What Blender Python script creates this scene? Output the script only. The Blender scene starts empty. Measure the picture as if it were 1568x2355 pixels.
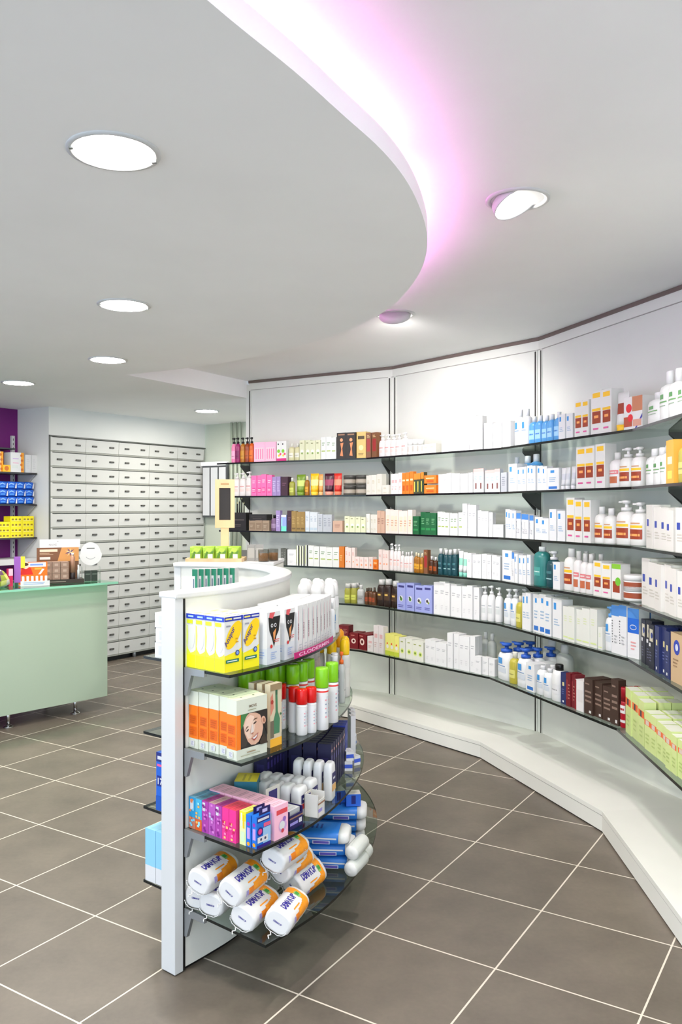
import bpy, bmesh, math, random
from mathutils import Vector, Matrix
random.seed(7)
scene = bpy.context.scene
COL = scene.collection
EYE = 1.4706                       # camera height in metres (floor tiles are 45 cm)
FPX, CX, HY = 1892.0, 784.0, 1170.5

# ------------------------------------------------------------------ camera, world, exposure
cam_data = bpy.data.cameras.new('camera')
cam = bpy.data.objects.new('camera', cam_data)
COL.objects.link(cam)
cam.location = (0, 0, EYE)
cam.rotation_euler = (math.pi / 2, 0, 0)
cam_data.sensor_fit = 'VERTICAL'
cam_data.sensor_height = 36.0
cam_data.lens = FPX / 2355.0 * 36.0
cam_data.shift_y = -7.0 / 2355.0
cam_data.clip_start = 0.05
scene.camera = cam

world = bpy.data.worlds.new('world')
scene.world = world
world.use_nodes = True
wbg = world.node_tree.nodes['Background']
wbg.inputs['Color'].default_value = (0.71, 0.845, 1.0, 1)
wbg.inputs['Strength'].default_value = 3.0

vs = scene.view_settings
vs.view_transform = 'Standard'
vs.look = 'None'
vs.gamma = 1.0
vs.use_curve_mapping = False
vs.exposure = 0.2
scene.cycles.max_bounces = 10
scene.cycles.diffuse_bounces = 5
scene.cycles.transparent_max_bounces = 24
scene.cycles.sample_clamp_indirect = 6.0
scene.cycles.use_denoising = True

DOWNLIGHT_STRENGTH = 230.0
TUBE_STRENGTH = 21.0
TILT_STRENGTH = 40.0
SPOT_WATTS = 95.0
NEAR_STRENGTH = 190.0


# ------------------------------------------------------------------ materials
def lin(c):
    out = []
    for v in c[:3]:
        v = v / 255.0
        out.append(v / 12.92 if v <= 0.04045 else ((v + 0.055) / 1.055) ** 2.4)
    return (out[0], out[1], out[2], 1.0)


_mats = {}


def M(c, rough=0.45, metal=0.0, spec=0.4):
    """plain painted / printed surface, colour given as sRGB 0-255"""
    if metal == 0.0 and min(c) > 195:
        c = tuple(int(195 + (v - 195) * 0.5) for v in c)
    key = (tuple(c), rough, metal, spec)
    if key in _mats:
        return _mats[key]
    m = bpy.data.materials.new('paint')
    m.use_nodes = True
    b = m.node_tree.nodes['Principled BSDF']
    b.inputs['Base Color'].default_value = lin(c)
    b.inputs['Roughness'].default_value = rough
    b.inputs['Metallic'].default_value = metal
    b.inputs['Specular IOR Level'].default_value = spec
    _mats[key] = m
    return m


def emit(c, s):
    m = bpy.data.materials.new('lamp_glow')
    m.use_nodes = True
    nt = m.node_tree
    nt.nodes.clear()
    o = nt.nodes.new('ShaderNodeOutputMaterial')
    e = nt.nodes.new('ShaderNodeEmission')
    e.inputs['Color'].default_value = (c[0], c[1], c[2], 1)
    e.inputs['Strength'].default_value = s
    nt.links.new(e.outputs[0], o.inputs[0])
    return m


def glass_mat(tint, name='clear_glass', rough=0.02, base=0.05):
    m = bpy.data.materials.new(name)
    m.use_nodes = True
    nt = m.node_tree
    nt.nodes.clear()
    o = nt.nodes.new('ShaderNodeOutputMaterial')
    t = nt.nodes.new('ShaderNodeBsdfTransparent')
    t.inputs['Color'].default_value = lin(tint)
    g = nt.nodes.new('ShaderNodeBsdfGlossy')
    g.inputs['Roughness'].default_value = rough
    g.inputs['Color'].default_value = (0.95, 1, 0.97, 1)
    f = nt.nodes.new('ShaderNodeFresnel')
    f.inputs['IOR'].default_value = 1.45
    mx = nt.nodes.new('ShaderNodeMixShader')
    ge = nt.nodes.new('ShaderNodeNewGeometry')
    iv = nt.nodes.new('ShaderNodeMath')
    iv.operation = 'SUBTRACT'
    iv.inputs[0].default_value = 1.0
    nt.links.new(ge.outputs['Backfacing'], iv.inputs[1])
    mu = nt.nodes.new('ShaderNodeMath')
    mu.operation = 'MULTIPLY'
    nt.links.new(f.outputs[0], mu.inputs[0])
    nt.links.new(iv.outputs[0], mu.inputs[1])
    nt.links.new(mu.outputs[0], mx.inputs[0])
    nt.links.new(t.outputs[0], mx.inputs[1])
    nt.links.new(g.outputs[0], mx.inputs[2])
    nt.links.new(mx.outputs[0], o.inputs[0])
    return m


def noise_paint(c1, c2, scale, rough=0.6, name='plaster', stretch=(1, 1, 1), bump=0.0, spec=0.4):
    m = bpy.data.materials.new(name)
    m.use_nodes = True
    nt = m.node_tree
    b = nt.nodes['Principled BSDF']
    tc = nt.nodes.new('ShaderNodeTexCoord')
    mp = nt.nodes.new('ShaderNodeMapping')
    mp.inputs['Scale'].default_value = stretch
    n = nt.nodes.new('ShaderNodeTexNoise')
    n.inputs['Scale'].default_value = scale
    n.inputs['Detail'].default_value = 5
    r = nt.nodes.new('ShaderNodeValToRGB')
    r.color_ramp.elements[0].color = lin(c1)
    r.color_ramp.elements[0].position = 0.3
    r.color_ramp.elements[1].color = lin(c2)
    r.color_ramp.elements[1].position = 0.7
    nt.links.new(tc.outputs['Object'], mp.inputs['Vector'])
    nt.links.new(mp.outputs[0], n.inputs['Vector'])
    nt.links.new(n.outputs['Fac'], r.inputs[0])
    nt.links.new(r.outputs[0], b.inputs['Base Color'])
    b.inputs['Roughness'].default_value = rough
    b.inputs['Specular IOR Level'].default_value = spec
    if bump:
        bp = nt.nodes.new('ShaderNodeBump')
        bp.inputs['Strength'].default_value = bump
        bp.inputs['Distance'].default_value = 0.002
        nt.links.new(n.outputs['Fac'], bp.inputs['Height'])
        nt.links.new(bp.outputs[0], b.inputs['Normal'])
    return m


def tile_floor_mat():
    m = bpy.data.materials.new('grey_floor_tiles')
    m.use_nodes = True
    nt = m.node_tree
    b = nt.nodes['Principled BSDF']
    L = nt.links.new
    N = nt.nodes.new
    a = 1.00642
    T = 0.45
    ox, oy = -0.08671 * EYE, 1.69434 * EYE
    tc = N('ShaderNodeTexCoord')
    sx = N('ShaderNodeSeparateXYZ')
    L(tc.outputs['Object'], sx.inputs[0])

    def ma(op, x, y=None):
        n = N('ShaderNodeMath')
        n.operation = op
        for i, v in enumerate((x, y)):
            if v is None:
                continue
            if isinstance(v, (int, float)):
                n.inputs[i].default_value = v
            else:
                L(v, n.inputs[i])
        return n.outputs[0]
    dx = ma('SUBTRACT', sx.outputs[0], ox)
    dy = ma('SUBTRACT', sx.outputs[1], oy)
    u = ma('DIVIDE', ma('ADD', ma('MULTIPLY', dx, math.cos(a)), ma('MULTIPLY', dy, math.sin(a))), T)
    v = ma('DIVIDE', ma('SUBTRACT', ma('MULTIPLY', dx, math.sin(a)), ma('MULTIPLY', dy, math.cos(a))), T)
    fu = ma('ABSOLUTE', ma('SUBTRACT', u, ma('ROUND', u)))
    fv = ma('ABSOLUTE', ma('SUBTRACT', v, ma('ROUND', v)))
    dmin = ma('MINIMUM', fu, fv)
    grout = ma('LESS_THAN', dmin, 0.0029 / T)
    # per-tile value + cloudy stoneware pattern
    cell = N('ShaderNodeCombineXYZ')
    L(ma('FLOOR', u), cell.inputs[0])
    L(ma('FLOOR', v), cell.inputs[1])
    wn = N('ShaderNodeTexWhiteNoise')
    L(cell.outputs[0], wn.inputs['Vector'])
    n1 = N('ShaderNodeTexNoise')
    n1.inputs['Scale'].default_value = 3.5
    n1.inputs['Detail'].default_value = 8
    n1.inputs['Roughness'].default_value = 0.62
    L(tc.outputs['Object'], n1.inputs['Vector'])
    n2 = N('ShaderNodeTexNoise')
    n2.inputs['Scale'].default_value = 60
    n2.inputs['Detail'].default_value = 4
    L(tc.outputs['Object'], n2.inputs['Vector'])
    mixv = ma('ADD', ma('ADD', ma('MULTIPLY', n1.outputs['Fac'], 0.75), ma('MULTIPLY', n2.outputs['Fac'], 0.18)), ma('MULTIPLY', wn.outputs[0], 0.1))
    r = N('ShaderNodeValToRGB')
    r.color_ramp.elements[0].color = lin((93, 86, 77))
    r.color_ramp.elements[0].position = 0.32
    r.color_ramp.elements[1].color = lin((119, 110, 98))
    r.color_ramp.elements[1].position = 0.72
    L(mixv, r.inputs[0])
    mx = N('ShaderNodeMix')
    mx.data_type = 'RGBA'
    L(grout, mx.inputs[0])
    L(r.outputs[0], mx.inputs[6])
    mx.inputs[7].default_value = lin((212, 203, 188))
    L(mx.outputs[2], b.inputs['Base Color'])
    b.inputs['Roughness'].default_value = 0.4
    b.inputs['Specular IOR Level'].default_value = 0.35
    bp = N('ShaderNodeBump')
    bp.inputs['Strength'].default_value = 0.25
    bp.inputs['Distance'].default_value = 0.001
    L(ma('SUBTRACT', 1.0, grout), bp.inputs['Height'])
    L(bp.outputs[0], b.inputs['Normal'])
    return m


def wood_mat(c1, c2):
    return noise_paint(c1, c2, 9, 0.5, 'pale_wood', (1, 1, 0.12), 0.1)


WHITE = (243, 243, 241)
PLAS = noise_paint((243, 243, 243), (247, 247, 247), 2.0, 0.8, 'ceiling_plaster', spec=0.2)
WALLW = noise_paint((214, 214, 210), (220, 220, 216), 2.0, 0.7, 'wall_plaster', spec=0.2)
LAMW = M((218, 219, 219), 0.35)
PANELW = noise_paint((221, 221, 214), (226, 226, 219), 3.0, 0.45, 'white_laminate', spec=0.35)
DRAWERW = M((208, 206, 196), 0.45)
DARK = M((38, 38, 36), 0.5)
BLACK = M((14, 14, 15), 0.4)
GREYM = M((150, 153, 155), 0.38, 0.6)
BRKT = M((86, 86, 83), 0.45, 0.3)
CHROME = M((205, 205, 205), 0.2, 1.0)
GLASS = glass_mat((222, 229, 224))
GLASSE = M((13, 19, 17), 0.2, 0.0, 0.4)
CLEARP = glass_mat((246, 248, 247), 'clear_plastic', 0.08)
MINT = M((172, 190, 170), 0.18, 0.0, 0.5)
MINTG = glass_mat((176, 222, 200), 'green_glass', 0.03)
MINTE = M((140, 205, 175), 0.2)
PURPLE = noise_paint((112, 24, 112), (122, 30, 122), 2, 0.5, 'purple_paint')
LAMPW = emit((1.0, 0.955, 0.88), DOWNLIGHT_STRENGTH)
TILTW = emit((1.0, 0.965, 0.93), TILT_STRENGTH)
NEARW = emit((1.0, 0.965, 0.93), NEAR_STRENGTH)
TUBEP = emit((1.0, 0.30, 0.87), TUBE_STRENGTH)


# ------------------------------------------------------------------ mesh helper
class MB:
    def __init__(self):
        self.v, self.f, self.mi, self.mats, self.sm = [], [], [], [], []

    def mid(self, m):
        if m not in self.mats:
            self.mats.append(m)
        return self.mats.index(m)

    def add(self, verts, faces, mat, smooth=False):
        o = len(self.v)
        self.v.extend([tuple(p) for p in verts])
        k = self.mid(mat)
        for f in faces:
            self.f.append([i + o for i in f])
            self.mi.append(k)
            self.sm.append(smooth)
        return self

    def box(self, x0, x1, y0, y1, z0, z1, mat, xf=None):
        vs_ = [(x, y, z) for z in (z0, z1) for y in (y0, y1) for x in (x0, x1)]
        if xf is not None:
            vs_ = [xf @ Vector(p) for p in vs_]
        return self.add(vs_, [(0, 2, 3, 1), (4, 5, 7, 6), (0, 1, 5, 4), (2, 6, 7, 3), (1, 3, 7, 5), (0, 4, 6, 2)], mat)

    def prism(self, pts, z0, z1, mat, side=None, smooth=False):
        """extruded plan polygon (list of (x, y), counter-clockwise)"""
        n = len(pts)
        self.add([(p[0], p[1], z0) for p in pts] + [(p[0], p[1], z1) for p in pts],
                 [tuple(range(n - 1, -1, -1)), tuple(range(n, 2 * n))], mat)
        self.add([(p[0], p[1], z0) for p in pts] + [(p[0], p[1], z1) for p in pts],
                 [(i, (i + 1) % n, n + (i + 1) % n, n + i) for i in range(n)], side or mat, smooth)
        return self

    def strip(self, a, b, z0, z1, mat, side=None):
        """slab between two plan polylines a and b of equal length (a on the right-hand side)"""
        n = len(a)
        vs_ = [(p[0], p[1], z) for z in (z0, z1) for q in (a, b) for p in q]
        A0, B0, A1, B1 = 0, n, 2 * n, 3 * n
        top, bot, sd = [], [], []
        for i in range(n - 1):
            top.append((A1 + i, A1 + i + 1, B1 + i + 1, B1 + i))
            bot.append((A0 + i, B0 + i, B0 + i + 1, A0 + i + 1))
            sd.append((A0 + i, A0 + i + 1, A1 + i + 1, A1 + i))
            sd.append((B0 + i + 1, B0 + i, B1 + i, B1 + i + 1))
        ends = [(B0, A0, A1, B1), (A0 + n - 1, B0 + n - 1, B1 + n - 1, A1 + n - 1)]
        self.add(vs_, top + bot, mat)
        self.add(vs_, sd + ends, side or mat)
        return self

    def cyl(self, p0, p1, r0, r1, mat, n=14, cap=True):
        p0, p1 = Vector(p0), Vector(p1)
        ax = (p1 - p0).normalized()
        t = Vector((0, 0, 1)) if abs(ax.z) < 0.9 else Vector((1, 0, 0))
        u = ax.cross(t).normalized()
        w = ax.cross(u)
        ring = lambda p, r: [p + u * (r * math.cos(2 * math.pi * i / n)) - w * (r * math.sin(2 * math.pi * i / n)) for i in range(n)]
        vs_ = ring(p0, r0) + ring(p1, r1)
        self.add(vs_, [(i, n + i, n + (i + 1) % n, (i + 1) % n)[::-1] for i in range(n)], mat, True)
        if cap:
            self.add(vs_, [tuple(range(n))[::-1], tuple(range(n, 2 * n))], mat)
        return self

    def path(self, pts, r, mat, n=8):
        for a, b in zip(pts[:-1], pts[1:]):
            self.cyl(a, b, r, r, mat, n)
        return self

    def loft(self, rings, mat, cap=True, smooth=True, pick=None):
        """rings: equal-length vertex rings from bottom to top; pick(i_ring, i_seg) may give another material"""
        n = len(rings[0])
        vs_ = [p for r in rings for p in r]
        groups = {}
        for k in range(len(rings) - 1):
            for i in range(n):
                mm = (pick(k, i) if pick else None) or mat
                groups.setdefault(mm, []).append((k * n + i, k * n + (i + 1) % n, (k + 1) * n + (i + 1) % n, (k + 1) * n + i))
        for mm, fs in groups.items():
            self.add(vs_, fs, mm, smooth)
        if cap:
            self.add(vs_, [tuple(range(n))[::-1], tuple(range((len(rings) - 1) * n, len(rings) * n))], mat)
        return self

    def lathe(self, prof, mat, n=16, c=(0, 0, 0), sx=1.0, sy=1.0, pick=None, cap=True, power=1.0):
        rings = []
        for r, z in prof:
            ring = []
            for i in range(n):
                t = 2 * math.pi * (i + 0.5) / n
                ct, st = math.cos(t), math.sin(t)
                if power != 1.0:
                    ct = math.copysign(abs(ct) ** power, ct)
                    st = math.copysign(abs(st) ** power, st)
                ring.append((c[0] + r * sx * ct, c[1] + r * sy * st, c[2] + z))
            rings.append(ring)
        return self.loft(rings, mat, cap, True, pick)

    def poly(self, pts, mat):
        return self.add(pts, [tuple(range(len(pts)))], mat)

    def build(self, name, parent=None, loc=None, rot=0.0, bevel=0.0):
        me = bpy.data.meshes.new(name)
        # drop unused vertices by welding identical ones
        me.from_pydata(self.v, [], self.f)
        for m in self.mats:
            me.materials.append(m)
        me.polygons.foreach_set('material_index', self.mi)
        me.polygons.foreach_set('use_smooth', self.sm)
        bm = bmesh.new()
        bm.from_mesh(me)
        bmesh.ops.remove_doubles(bm, verts=bm.verts, dist=1e-6)
        loose = [v for v in bm.verts if not v.link_faces]
        if loose:
            bmesh.ops.delete(bm, geom=loose, context='VERTS')
        if bevel:
            es = [e for e in bm.edges if len(e.link_faces) == 2 and e.calc_face_angle(0) > 0.6]
            bmesh.ops.bevel(bm, geom=es, offset=bevel, segments=2, affect='EDGES', profile=0.6)
        bm.to_mesh(me)
        bm.free()
        me.update()
        o = bpy.data.objects.new(name, me)
        COL.objects.link(o)
        if parent is not None:
            o.parent = parent
        if loc is not None:
            o.location = loc
        o.rotation_euler = (0, 0, rot)
        return o


_txt = {}


def text_geo(body, bold=0.0):
    """unit-height lettering as flat (verts, faces), left bottom at the origin, plus its width"""
    if (body, bold) in _txt:
        return _txt[(body, bold)]
    cu = bpy.data.curves.new('lettering', 'FONT')
    cu.body = body
    cu.size = 1.0
    cu.offset = bold
    cu.resolution_u = 2
    ob = bpy.data.objects.new('lettering', cu)
    COL.objects.link(ob)
    dg = bpy.context.evaluated_depsgraph_get()
    me = bpy.data.meshes.new_from_object(ob.evaluated_get(dg))
    v = [tuple(p.co[:2]) for p in me.vertices]
    f = [tuple(p.vertices) for p in me.polygons]
    bpy.data.objects.remove(ob)
    bpy.data.curves.remove(cu)
    bpy.data.meshes.remove(me)
    x0 = min(p[0] for p in v)
    y0 = min(p[1] for p in v)
    w = max(p[0] for p in v) - x0
    h = max(p[1] for p in v) - y0
    v = [((p[0] - x0) / h, (p[1] - y0) / h) for p in v]
    _txt[(body, bold)] = (v, f, w / h)
    return _txt[(body, bold)]


# ------------------------------------------------------------------ tags
def tag(o, label=None, cat=None, group=None, kind=None):
    if label:
        o['label'] = label
    if cat:
        o['category'] = cat
    if group:
        o['group'] = group
    if kind:
        o['kind'] = kind
    return o


def empty(name, loc=(0, 0, 0), rot=0.0):
    o = bpy.data.objects.new(name, None)
    o.empty_display_size = 0.1
    COL.objects.link(o)
    o.location = loc
    o.rotation_euler = (0, 0, rot)
    return o


def kids(o):
    return [c for c in COL.objects if c.parent == o]


def dup(proto, loc, rot):
    """copy of a thing with copies of its parts and sub-parts"""
    r = proto[0].copy()
    COL.objects.link(r)
    r.location = loc
    r.rotation_euler = (0, 0, rot)
    for ch, subs in proto[1]:
        c = ch.copy()
        COL.objects.link(c)
        c.parent = r
        for g in subs:
            d = g.copy()
            COL.objects.link(d)
            d.parent = c
    return r


ORD = ['first', 'second', 'third', 'fourth', 'fifth', 'sixth', 'seventh', 'eighth', 'ninth', 'tenth', 'eleventh', 'twelfth',
       'thirteenth', 'fourteenth', 'fifteenth', 'sixteenth', 'seventeenth', 'eighteenth', 'nineteenth', 'twentieth'] + \
      ['twenty-' + x for x in ('first', 'second', 'third', 'fourth', 'fifth', 'sixth', 'seventh', 'eighth', 'ninth')] + ['thirtieth'] + \
      ['thirty-' + x for x in ('first', 'second', 'third', 'fourth', 'fifth', 'sixth', 'seventh', 'eighth', 'ninth')] + ['fortieth']
_reg = {}


def register(o, desc, place, cat, order, way='from left'):
    """remember a thing; its label counts it off among its look-alikes on the same shelf"""
    _reg.setdefault((desc, place), []).append((order, len(_reg), o, cat, way))


def write_labels():
    for (desc, place), L in _reg.items():
        L.sort(key=lambda t: (t[0], t[1]))
        for i, (_, _, o, cat, way) in enumerate(L):
            o['category'] = cat
            if len(L) == 1:
                o['label'] = f'{desc} on {place}'
            else:
                o['label'] = f'{ORD[i]} {desc} {way}, {place}'
                o['group'] = f'{desc} row, {place}'


def at(px, py, z):
    """point at height z seen at photograph pixel (px, py)"""
    d = (EYE - z) * FPX / (py - HY)
    return Vector(((px - CX) * d / FPX, d, z))


# ------------------------------------------------------------------ plan geometry
S = EYE
ZUP, ZDROP = 2.526, 2.387          # upper ceiling, dropped ceiling
J1 = Vector((0.262 * S, 4.147 * S))
BAY_L = 0.906 * S
TH = [math.radians(t) for t in (-31.0, -51.2, -71.8, -92.5)]
d_ = lambda t: Vector((math.cos(t), math.sin(t)))
n_ = lambda t: Vector((math.sin(t), -math.cos(t)))      # towards the room
J = [J1 - d_(TH[0]) * BAY_L, J1]
for t_ in TH[1:]:
    J.append(J[-1] + d_(t_) * BAY_L)


def miter(k, off):
    """corner k of the bay line moved off metres into the room"""
    if k == 0:
        return J[0] + n_(TH[0]) * off
    if k == 4:
        return J[4] + n_(TH[3]) * off
    b = (TH[k - 1] + TH[k]) / 2
    return J[k] + n_(b) * (off / math.cos((TH[k - 1] - TH[k]) / 2))


def catmull(pts, n=8):
    P = [Vector(p) for p in pts]
    P = [P[0] * 2 - P[1]] + P + [P[-1] * 2 - P[-2]]
    out = []
    for i in range(1, len(P) - 2):
        a, b, c, d = P[i - 1:i + 3]
        for k in range(n):
            t = k / n
            out.append(0.5 * ((2 * b) + (c - a) * t + (2 * a - 5 * b + 4 * c - d) * t * t + (3 * b - a - 3 * c + d) * t ** 3))
    out.append(P[-2])
    return out


def tangents(pts):
    out = []
    for i in range(len(pts)):
        a = pts[max(i - 1, 0)]
        b = pts[min(i + 1, len(pts) - 1)]
        out.append((b - a).normalized())
    return out


def offset(pts, d):
    """to the right of the running direction"""
    return [p + Vector((t.y, -t.x)) * d for p, t in zip(pts, tangents(pts))]


# ------------------------------------------------------------------ floor and ceilings
mb = MB()
mb.box(-6.5, 4.0, -3.0, 11.0, -0.1, 0.0, tile_floor_mat())
tag(mb.build('floor'), kind='structure')

mb = MB()
mb.box(-6.5, 4.0, -3.0, 11.0, ZUP, ZUP + 0.1, PLAS)
tag(mb.build('ceiling'), kind='structure')

disc_ctl = [(-2.2, -2.9), (-1.35, -0.75), (-0.72, 0.55), (-0.42, 1.14), (-0.24, 1.483), (-0.0975, 1.723), (0.0, 1.905), (0.107, 2.107), (0.19, 2.32),
            (0.256, 2.575), (0.297, 2.83), (0.308, 3.1), (0.288, 3.382), (0.235, 3.70), (0.13, 4.02), (-0.0037, 4.301), (-0.245, 4.64),
            (-0.480, 4.92), (-0.95, 5.32), (-1.467, 5.617)]
disc = catmull(disc_ctl, 5)
TIP = disc[-1]
J0 = J[0]
DCORN = Vector((-0.775, 6.80))
fdir = (DCORN - TIP).normalized()
poly = [tuple(p) for p in disc] + [tuple(DCORN), tuple(DCORN + fdir * 3.2), (-6.5, 10.9), (-6.5, -2.9)]
mb = MB()
mb.prism(poly, ZDROP, ZDROP + 0.012, PLAS)
tag(mb.build('ceiling'), kind='structure')

# low lip round the light cove and the riser behind the lamps
LIP = 0.058
mb = MB()
mb.strip(disc[:-1], offset(disc, -0.014)[:-1], ZDROP + 0.012, ZDROP + LIP, PLAS)
tag(mb.build('trim_1'), kind='structure')
mb = MB()
ri = offset(disc, -0.20)
mb.strip(ri[:-7], offset(disc, -0.215)[:-7], ZDROP + 0.012, ZUP, PLAS)
tag(mb.build('trim_2'), kind='structure')
# straight upright face of the dropped ceiling
mb = MB()
a = [TIP, DCORN, DCORN + fdir * 3.2]
mb.strip(a, [p + Vector((-fdir.y, fdir.x)) * 0.014 for p in a], ZDROP + 0.012, ZUP, PLAS)
tag(mb.build('trim_3'), kind='structure')

# tube lamps lying in the cove
arc = 0.0
runs, cur, last = [], [], None
base = offset(disc, -0.085)
for p in base[8:-6]:
    if last is not None:
        arc += (p - last).length
    cur.append(p)
    last = p
    if arc > 1.18:
        runs.append(cur)
        cur, arc, last = [], 0.0, None
if len(cur) > 3:
    runs.append(cur)
for k, rn in enumerate(runs):
    o = empty('cove_lamp', (rn[0].x, rn[0].y, 0))
    loc = [(p.x - rn[0].x, p.y - rn[0].y, ZDROP + 0.036) for p in rn]
    m1 = MB()
    m1.path(loc, 0.009, TUBEP, 8)
    m1.build('tube', o)
    for q in (loc[0], loc[-1]):
        m1 = MB()
        m1.box(q[0] - 0.014, q[0] + 0.014, q[1] - 0.014, q[1] + 0.014, ZDROP + 0.012, ZDROP + 0.05, LAMW)
        m1.build('end_socket', o)
    register(o, 'pink lamp tube hidden in the curved ceiling cove', 'dropped ceiling', 'lamp', k, 'from the front')

# ------------------------------------------------------------------ walls of the setting
DA = Vector((-2.614, 7.36))
DB = Vector((-1.482, 8.957))
ddir = (DB - DA).normalized()
dn = Vector((ddir.y, -ddir.x))                    # towards the room
DPB = DA + Vector((-0.816, 0.578)) * 0.433        # foot of the purple wall
thick = lambda mbx, p, q, z0, z1, mat, t=0.08: mbx.strip([p, q], [p + Vector((-(q - p).normalized().y, (q - p).normalized().x)) * t, q + Vector((-(q - p).normalized().y, (q - p).normalized().x)) * t], z0, z1, mat)
mb = MB()
thick(mb, DPB - ddir * 4.5, DPB + ddir * 0.0, 0, ZDROP, PURPLE)
tag(mb.build('wall_left'), kind='structure')
mb = MB()
thick(mb, DPB + Vector((-0.05, -0.0)), DA, 0, ZDROP, WALLW, 0.04)
tag(mb.build('wall_return'), kind='structure')
mb = MB()
thick(mb, DA, DB, 2.134, ZDROP, WALLW, 0.3)
tag(mb.build('wall_back'), kind='structure')
BW = Vector((0.46, -0.29)).normalized()
mb = MB()
thick(mb, DB - BW * 0.02 + Vector((0.012, 0.01)), DB + BW * 2.6, 0, ZDROP, noise_paint((196, 202, 186), (203, 208, 193), 2, 0.6))
tag(mb.build('wall_corner'), kind='structure')
mb = MB()
thick(mb, miter(4, -0.1), miter(4, -0.1) + Vector((0.1, -4.5)), 0, ZUP, WALLW)
tag(mb.build('wall_right'), kind='structure')
mb = MB()
bp_ = DB + BW * 0.40 + n_(math.atan2(BW.y, BW.x)) * 0.03
for k in range(3):
    p = bp_ + BW * (0.055 * k)
    mb.cyl((p.x, p.y, 1.0), (p.x, p.y, ZDROP), 0.014, 0.014, M((176, 184, 166)), 10)
tag(mb.build('trim_4'), kind='structure')

# ------------------------------------------------------------------ downlights
def downlight(px, py, place):
    d = (ZDROP - EYE) * FPX / (HY - py)
    x = (px - CX) * d / FPX
    o = empty('downlight', (x, d, ZDROP))
    m1 = MB()
    m1.lathe([(0.118, 0.0), (0.118, -0.004), (0.108, -0.007), (0.099, -0.005), (0.099, 0.0)], M((205, 207, 208), 0.35), 40, cap=False)
    m1.build('trim_ring', o)
    m1 = MB()
    m1.lathe([(0.099, -0.0045), (0.05, -0.0055), (0.002, -0.006)], LAMPW, 40)
    m1.build('diffuser', o)
    for ang in (0.5, 3.5):
        m1 = MB()
        m1.box(-0.006, 0.006, -0.006, 0.006, -0.009, -0.004, GREYM, Matrix.Translation((0.104 * math.cos(ang), 0.104 * math.sin(ang), 0)))
        m1.build('clip', o)
    tag(o, f'round recessed downlight in the dropped ceiling, {place}', 'light', 'recessed downlights')
    return o


downlight(262, 348, 'the largest and nearest one')
downlight(285, 701, 'second nearest, lit white disc')
downlight(248, 827, 'third nearest, before the drawer wall')
downlight(42, 880, 'at the far left edge')
downlight(475, 945, 'farthest, above the drawer cabinet corner')
for (x, y) in ((-2.3, 0.9), (-2.6, 3.2), (-3.6, 4.6)):  # lamps out of view, added to light the room
    o = empty('downlight', (x, y, ZDROP))
    m1 = MB()
    m1.lathe([(0.118, 0.0), (0.118, -0.004), (0.108, -0.007), (0.099, -0.005), (0.099, 0.0)], M((205, 207, 208), 0.35), 40, cap=False)
    m1.build('trim_ring', o)
    m1 = MB()
    m1.lathe([(0.099, -0.0045), (0.05, -0.0055), (0.002, -0.006)], LAMPW, 40)
    m1.build('diffuser', o)
    register(o, 'added round recessed downlight outside the picture', 'dropped ceiling to the left', 'light', y)


def spotlight(px, py, aim, label):
    """round lamp in a ring, tilted out of the ceiling"""
    d = (ZUP - EYE) * FPX / (HY - py)
    x = (px - CX) * d / FPX
    o = empty('spotlight', (x, d, ZUP))
    m1 = MB()
    m1.lathe([(0.108, 0.0), (0.108, -0.005), (0.098, -0.008), (0.09, -0.004), (0.09, 0.0)], M((214, 214, 214), 0.3), 36, cap=False)
    m1.build('trim_ring', o)
    v = Vector(aim).normalized()
    rot = Vector((0, 0, -1)).rotation_difference(v).to_matrix().to_4x4()
    c = Matrix.Translation((0, 0, -0.012)) @ rot
    m1 = MB()
    prof = [(0.002, 0.034), (0.07, 0.034), (0.083, 0.026), (0.086, 0.0), (0.0835, -0.004), (0.0832, 0.013)]
    m1.lathe(prof, M((222, 222, 222), 0.35), 36, cap=False)
    m1.v = [tuple(c @ Vector(p)) for p in m1.v]
    head = m1.build('lamp_head', o)
    m1 = MB()
    m1.lathe([(0.083, 0.012), (0.04, 0.011), (0.002, 0.011)], TILTW, 36)
    m1.v = [tuple(c @ Vector(p)) for p in m1.v]
    m1.build('diffuser', head)
    ld = bpy.data.lights.new('spot_beam', 'SPOT')
    ld.energy = SPOT_WATTS
    ld.color = (1.0, 0.965, 0.93)
    ld.spot_size = math.radians(142)
    ld.spot_blend = 0.85
    ld.shadow_soft_size = 0.06
    lo = bpy.data.objects.new('spot_beam', ld)
    COL.objects.link(lo)
    lo.parent = o
    lo.location = Vector((0, 0, -0.012)) + v * 0.012
    lo.rotation_euler = v.to_track_quat('-Z', 'Y').to_euler()
    tag(o, label, 'light', 'tilted ceiling spotlights')


spotlight(1190, 458, (0.38, -0.24, -0.89), 'tilted round spotlight in the upper ceiling, nearer and fully lit')
spotlight(908, 722, (0.10, 0.62, -0.74), 'tilted round spotlight beside the curved ceiling edge, farther one')
for k, (x, y, b) in enumerate(((0.55, 1.0, 2), (0.5, -0.6, 3))):  # unseen pair of ceiling lamps, added as extra room light
    o = empty('spotlight', (x, y, ZUP))
    m1 = MB()
    m1.lathe([(0.108, 0.0), (0.108, -0.005), (0.098, -0.008), (0.09, -0.004), (0.09, 0.0)], M((214, 214, 214), 0.3), 36, cap=False)
    m1.build('trim_ring', o)
    m1 = MB()
    m1.lathe([(0.09, -0.003), (0.04, -0.005), (0.002, -0.006)], NEARW, 36)
    m1.build('diffuser', o)
    register(o, 'added round spotlight in upper ceiling outside the picture', 'near side of room', 'light', y)

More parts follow.
